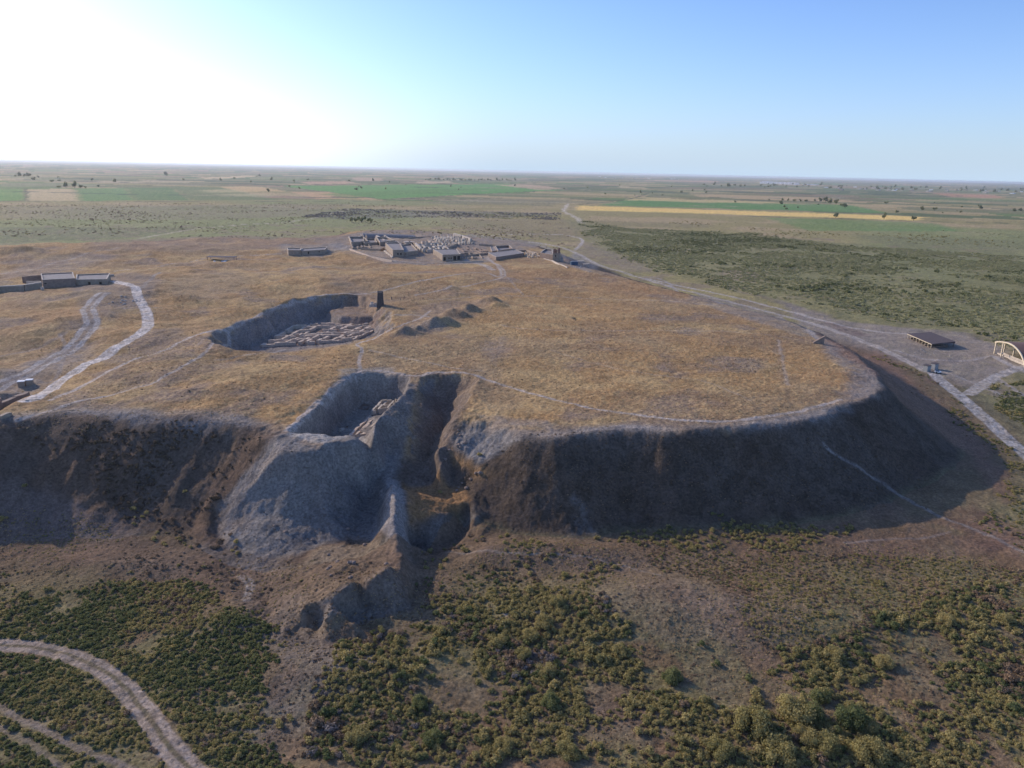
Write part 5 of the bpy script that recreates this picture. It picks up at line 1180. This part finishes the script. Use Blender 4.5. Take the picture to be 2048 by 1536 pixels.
# kiosk and cart by the walk
for px_, lab, a_ in (((1853,742), 'left grey sheet kiosk where the dirt road meets the stone walk', .5), ((1868,738), 'right grey sheet kiosk where the dirt road meets the stone walk', .5)):
    g = hit([px_])[0]; k_ = thing('kiosk', lab, 'kiosk', g)
    MB().box(g, 2.6, 2.2, g[2]-.2, g[2]+2.7, a_).build('body', M['grey'], k_); MB().box(g, 3.0, 2.6, g[2]+2.703, g[2]+2.85, a_).build('roof', M['felt'], k_)
    MB().box((g[0]-.3, g[1]-1.16), .9, .1, g[2], g[2]+1.9, a_).build('door', M['dark'], k_)
g = hit([(1875,747)])[0]; ct = thing('cart', 'small white and blue cart parked right of the grey kiosks', 'cart', g)
MB().box(g, 2.6, 1.3, g[2]+.5, g[2]+1.15, -.3).build('body', M['white'], ct); MB().box((g[0]-.4, g[1]), 1.1, 1.2, g[2]+1.153, g[2]+1.6, -.3).build('crate', M['blue'], ct)
for x, y in ((-.9, -.62), (.9, -.75), (-.9, .75), (.9, .6)):
    mb = MB(); n6 = 12
    for e in (-.07, .07):
        for k in range(n6): mb.v.append((g[0]+x+.42*math.cos(k*.5236), g[1]+y+e, g[2]+.42+.42*math.sin(k*.5236)))
    mb.f += [tuple(range(n6)), tuple(range(2*n6-1, n6-1, -1))]+[(k, (k+1) % n6, n6+(k+1) % n6, n6+k) for k in range(n6)]; mb.build('wheel', M['dark'], ct)
# steps of the slab walk
q0, q1 = at(1938,788,zat(*CROSS[0][:2])), at(1975,764,zat(*CROSS[1][:2])); a_ = math.atan2(q1[1]-q0[1], q1[0]-q0[0]); st = thing('walk_steps', 'flight of shallow slab steps at the near end of the slab walk', 'steps', CROSS[0])
for k in range(6):
    c = lerp(CROSS[0], CROSS[1], .12+k*.14); z_ = zat(*c); MB().box(c, .45, 4.4, z_-.2, z_+.16, a_).build('step', M['lime'], st)
stones('pale stone in the row along the path before the flat shelter', (1850,703), 14, 4.0, .25, .5, 'stones lining the path before the flat shelter')
stones('pale stone on the slope left of the paved walk', (253,602), 22, 4.2, .3, .7, 'stones scattered left of the paved walk', seed=6)

stones('weathered earth block fallen below the cliff right of the gully', (905,905), 7, 2.6, .4, .9, 'fallen earth blocks by the gully', 'brown', seed=8)
stones('earth block on the grey ridge between the terrace and the right slope', (940,965), 7, 2.2, .35, .8, 'earth blocks on the grey ridge', 'brown', seed=9)
stones('pale earth block on the sunlit back of the front hillock', (690,1125), 9, 3.4, .3, .7, 'pale earth blocks on the front hillock', 'brown', seed=10)
stones('grey earth block at the foot of the spoil heap', (620,1085), 8, 5.0, .3, .6, 'earth blocks at the foot of the spoil heap', 'brown', seed=11)

# -- far things on the plain

TRUNKS = {}
def tree_mesh(k, tall):
    V, F, T = crown(500+k, 7, 130, .26, 1.0*tall, .6, .05); V = [(v[0], v[1], v[2]*tall+.35) for v in V]
    me = raw_mesh('tree', V, F, LM['green'], T); me.materials.append(BARK)
    o = len(me.vertices); return me
TM = [tree_mesh(k, 1.0+.25*k) for k in range(3)]
def trunk_mesh():
    mb = MB(); 
    for z, r in ((-.1, .10), (.3, .07), (.8, .05)):
        for a in range(6): mb.v.append((r*math.cos(a*1.047), r*math.sin(a*1.047), z))
    for k in (0, 6):
        for a in range(6): b = (a+1) % 6; mb.f.append((k+a, k+b, k+6+b, k+6+a))
    me = bpy.data.meshes.new('trunk'); me.from_pydata(mb.v, [], mb.f); me.materials.append(BARK); return me
TKM = trunk_mesh()
rt = random.Random(12)
def tree(px, py, r, label, group, parts=True, z=0.0):
    x, y = at(px, py, z); zz_ = float(height(np.array([x]), np.array([y]), False)[0])
    o = bpy.data.objects.new('tree', TM[rt.randint(0, 2)] if not parts else None); COL.objects.link(o); o.location = (x, y, zz_); s = r*rt.uniform(.85, 1.15); o.scale = (s, s, s*rt.uniform(.85, 1.15)); o.rotation_euler = (0, 0, rt.uniform(0, 6)); tag(o, label, 'tree', group)
    if parts:
        for nm, me in (('crown', TM[rt.randint(0, 2)]), ('trunk', TKM)): c = bpy.data.objects.new(nm, me); COL.objects.link(c); c.parent = o
for px, py, r in [(118,377,8),(132,376,9),(150,376,10),(162,377,9),(171,377,6)]: tree(px, py, r, 'large dark tree in the clump above the straw field on the far left', 'clump of dark trees on the far left')
tree(197, 375, 6, 'single round tree right of the dark clump on the far left', None)
for px, py in [(32,354),(40,355),(50,355),(58,355)]: tree(px, py, 13, 'dark tree of the small grove near the left horizon', 'small grove near the left horizon', False)
for px, py, r in [(1588,404,7),(1600,404,7),(1612,405,8),(1640,405,8),(1650,406,10),(1660,408,11),(1672,409,10),(1684,414,9),(1690,416,8),(1565,402,6),(1576,403,6)]: tree(px, py, r, 'dark tree of the copse between the fields on the far right', 'copse between the far right fields')
for px, py, r, lab in [(1772,408,9,'round tree right of the copse on the far right'), (1483-13,406,5,'small tree on the straw strip left of the copse'), (1768,438,7,'left tree in the long straw field'), (1671,436,7,'tree standing on the middle of the long straw field'), (1827,441,8,'tree at the right end of the long straw field'), (1869,422,9,'dark tree above the right end of the long straw field'), (746,363,9,'single tree beside the pinkish far field'), (779,366,6,'small tree right of the pinkish far field'), (537,385,6,'single tree in the green field left of centre'), (332,352,16,'single tree close to the left horizon')]:
    tree(px, py, r, lab, None)
for k in range(30): tree(850+k*6.2+rt.uniform(-2, 2), 361+k*.05+rt.uniform(-.4, .4), rt.uniform(9, 14), 'small dark tree in the long straight row beyond the green fields', 'long tree row beyond the green fields', False)
for k in range(9): tree(704+k*5+rt.uniform(-2, 2), 444+rt.uniform(-3, 2), rt.uniform(3, 5), 'low dark tree in the grove behind the settlement', 'grove behind the settlement')
for k in range(26):
    a = rt.random(); tree(560+a*860, 372+a*14+rt.gauss(0, 6), rt.uniform(4, 8), 'scattered tree among the far fields in the middle distance', 'scattered trees among the far fields', False)
for k in range(20):
    tree(rt.uniform(0, 700), 352+rt.uniform(0, 14), rt.uniform(6, 12), 'scattered tree on the far left plain near the horizon', 'scattered trees on the far left plain', False)
for k in range(80):
    px = rt.uniform(1400, 2060); tree(px, 366+(px-1400)*.021+rt.uniform(0, 8), rt.uniform(8, 18), 'dark tree among the houses of the far village on the right', 'trees of the far village', False)
for k in range(20):
    px = rt.uniform(1450, 2060); tree(px, 388+(px-1400)*.03+rt.uniform(0, 30), rt.uniform(3, 7), 'scattered tree on the plain before the far village', 'scattered trees before the far village', False)
def shed(px0, px1, py, h, label, group, m, depth=40):
    A = at(px0, py, 0); B = at(px1, py, 0); d_ = Vector((B[0]-A[0], B[1]-A[1])); L = d_.length; d_ /= L; n = Vector((-d_.y, d_.x)); mb = MB(); z = .2
    for q, s in ((0, 0), (L, 0)):
        for off, zz in ((0, -1), (0, h*.7), (depth/2, h), (depth, h*.7), (depth, -1)): mb.v.append((A[0]+d_.x*q+n.x*off, A[1]+d_.y*q+n.y*off, zz))
    mb.f += [(0, 1, 2, 3, 4), (9, 8, 7, 6, 5)]+[(k, 5+k, 6+k, 1+k) for k in range(4)]
    return tag(mb.build('greenhouse' if m == 'glass' else 'village_house', M[m]), label, 'greenhouse' if m == 'glass' else 'house', group)
for k in range(9): shed(1526+k*8.3, 1532.8+k*8.3, 367.2+k*.35, 26, 'long white greenhouse in the bright row near the right horizon', 'bright row of greenhouses near the horizon', 'glass')
for k in range(3): shed(1613+k*9, 1620+k*9, 370.2+k*.3, 12, 'small white greenhouse just right of the bright greenhouse row', 'small greenhouses right of the row', 'glass')
for k in range(34):
    px = rt.uniform(1650, 2045); py = 372+(px-1600)*.022+rt.uniform(0, 7); wd = rt.uniform(2, 4.5); shed(px, px+wd, py, rt.uniform(6, 10), 'small pale house of the far village on the right', 'houses of the far village', rt.choice(['lime', 'white', 'mud', 'lime']), 25)
for k in range(10):
    px = rt.uniform(1180, 1420); shed(px, px+rt.uniform(1.5, 3), 354+(px-1180)*.022+rt.uniform(-1, 2), 9, 'tiny pale house near the horizon right of centre', 'tiny houses near the horizon', rt.choice(['lime', 'white']), 25)
print('done', time.time()-T0)
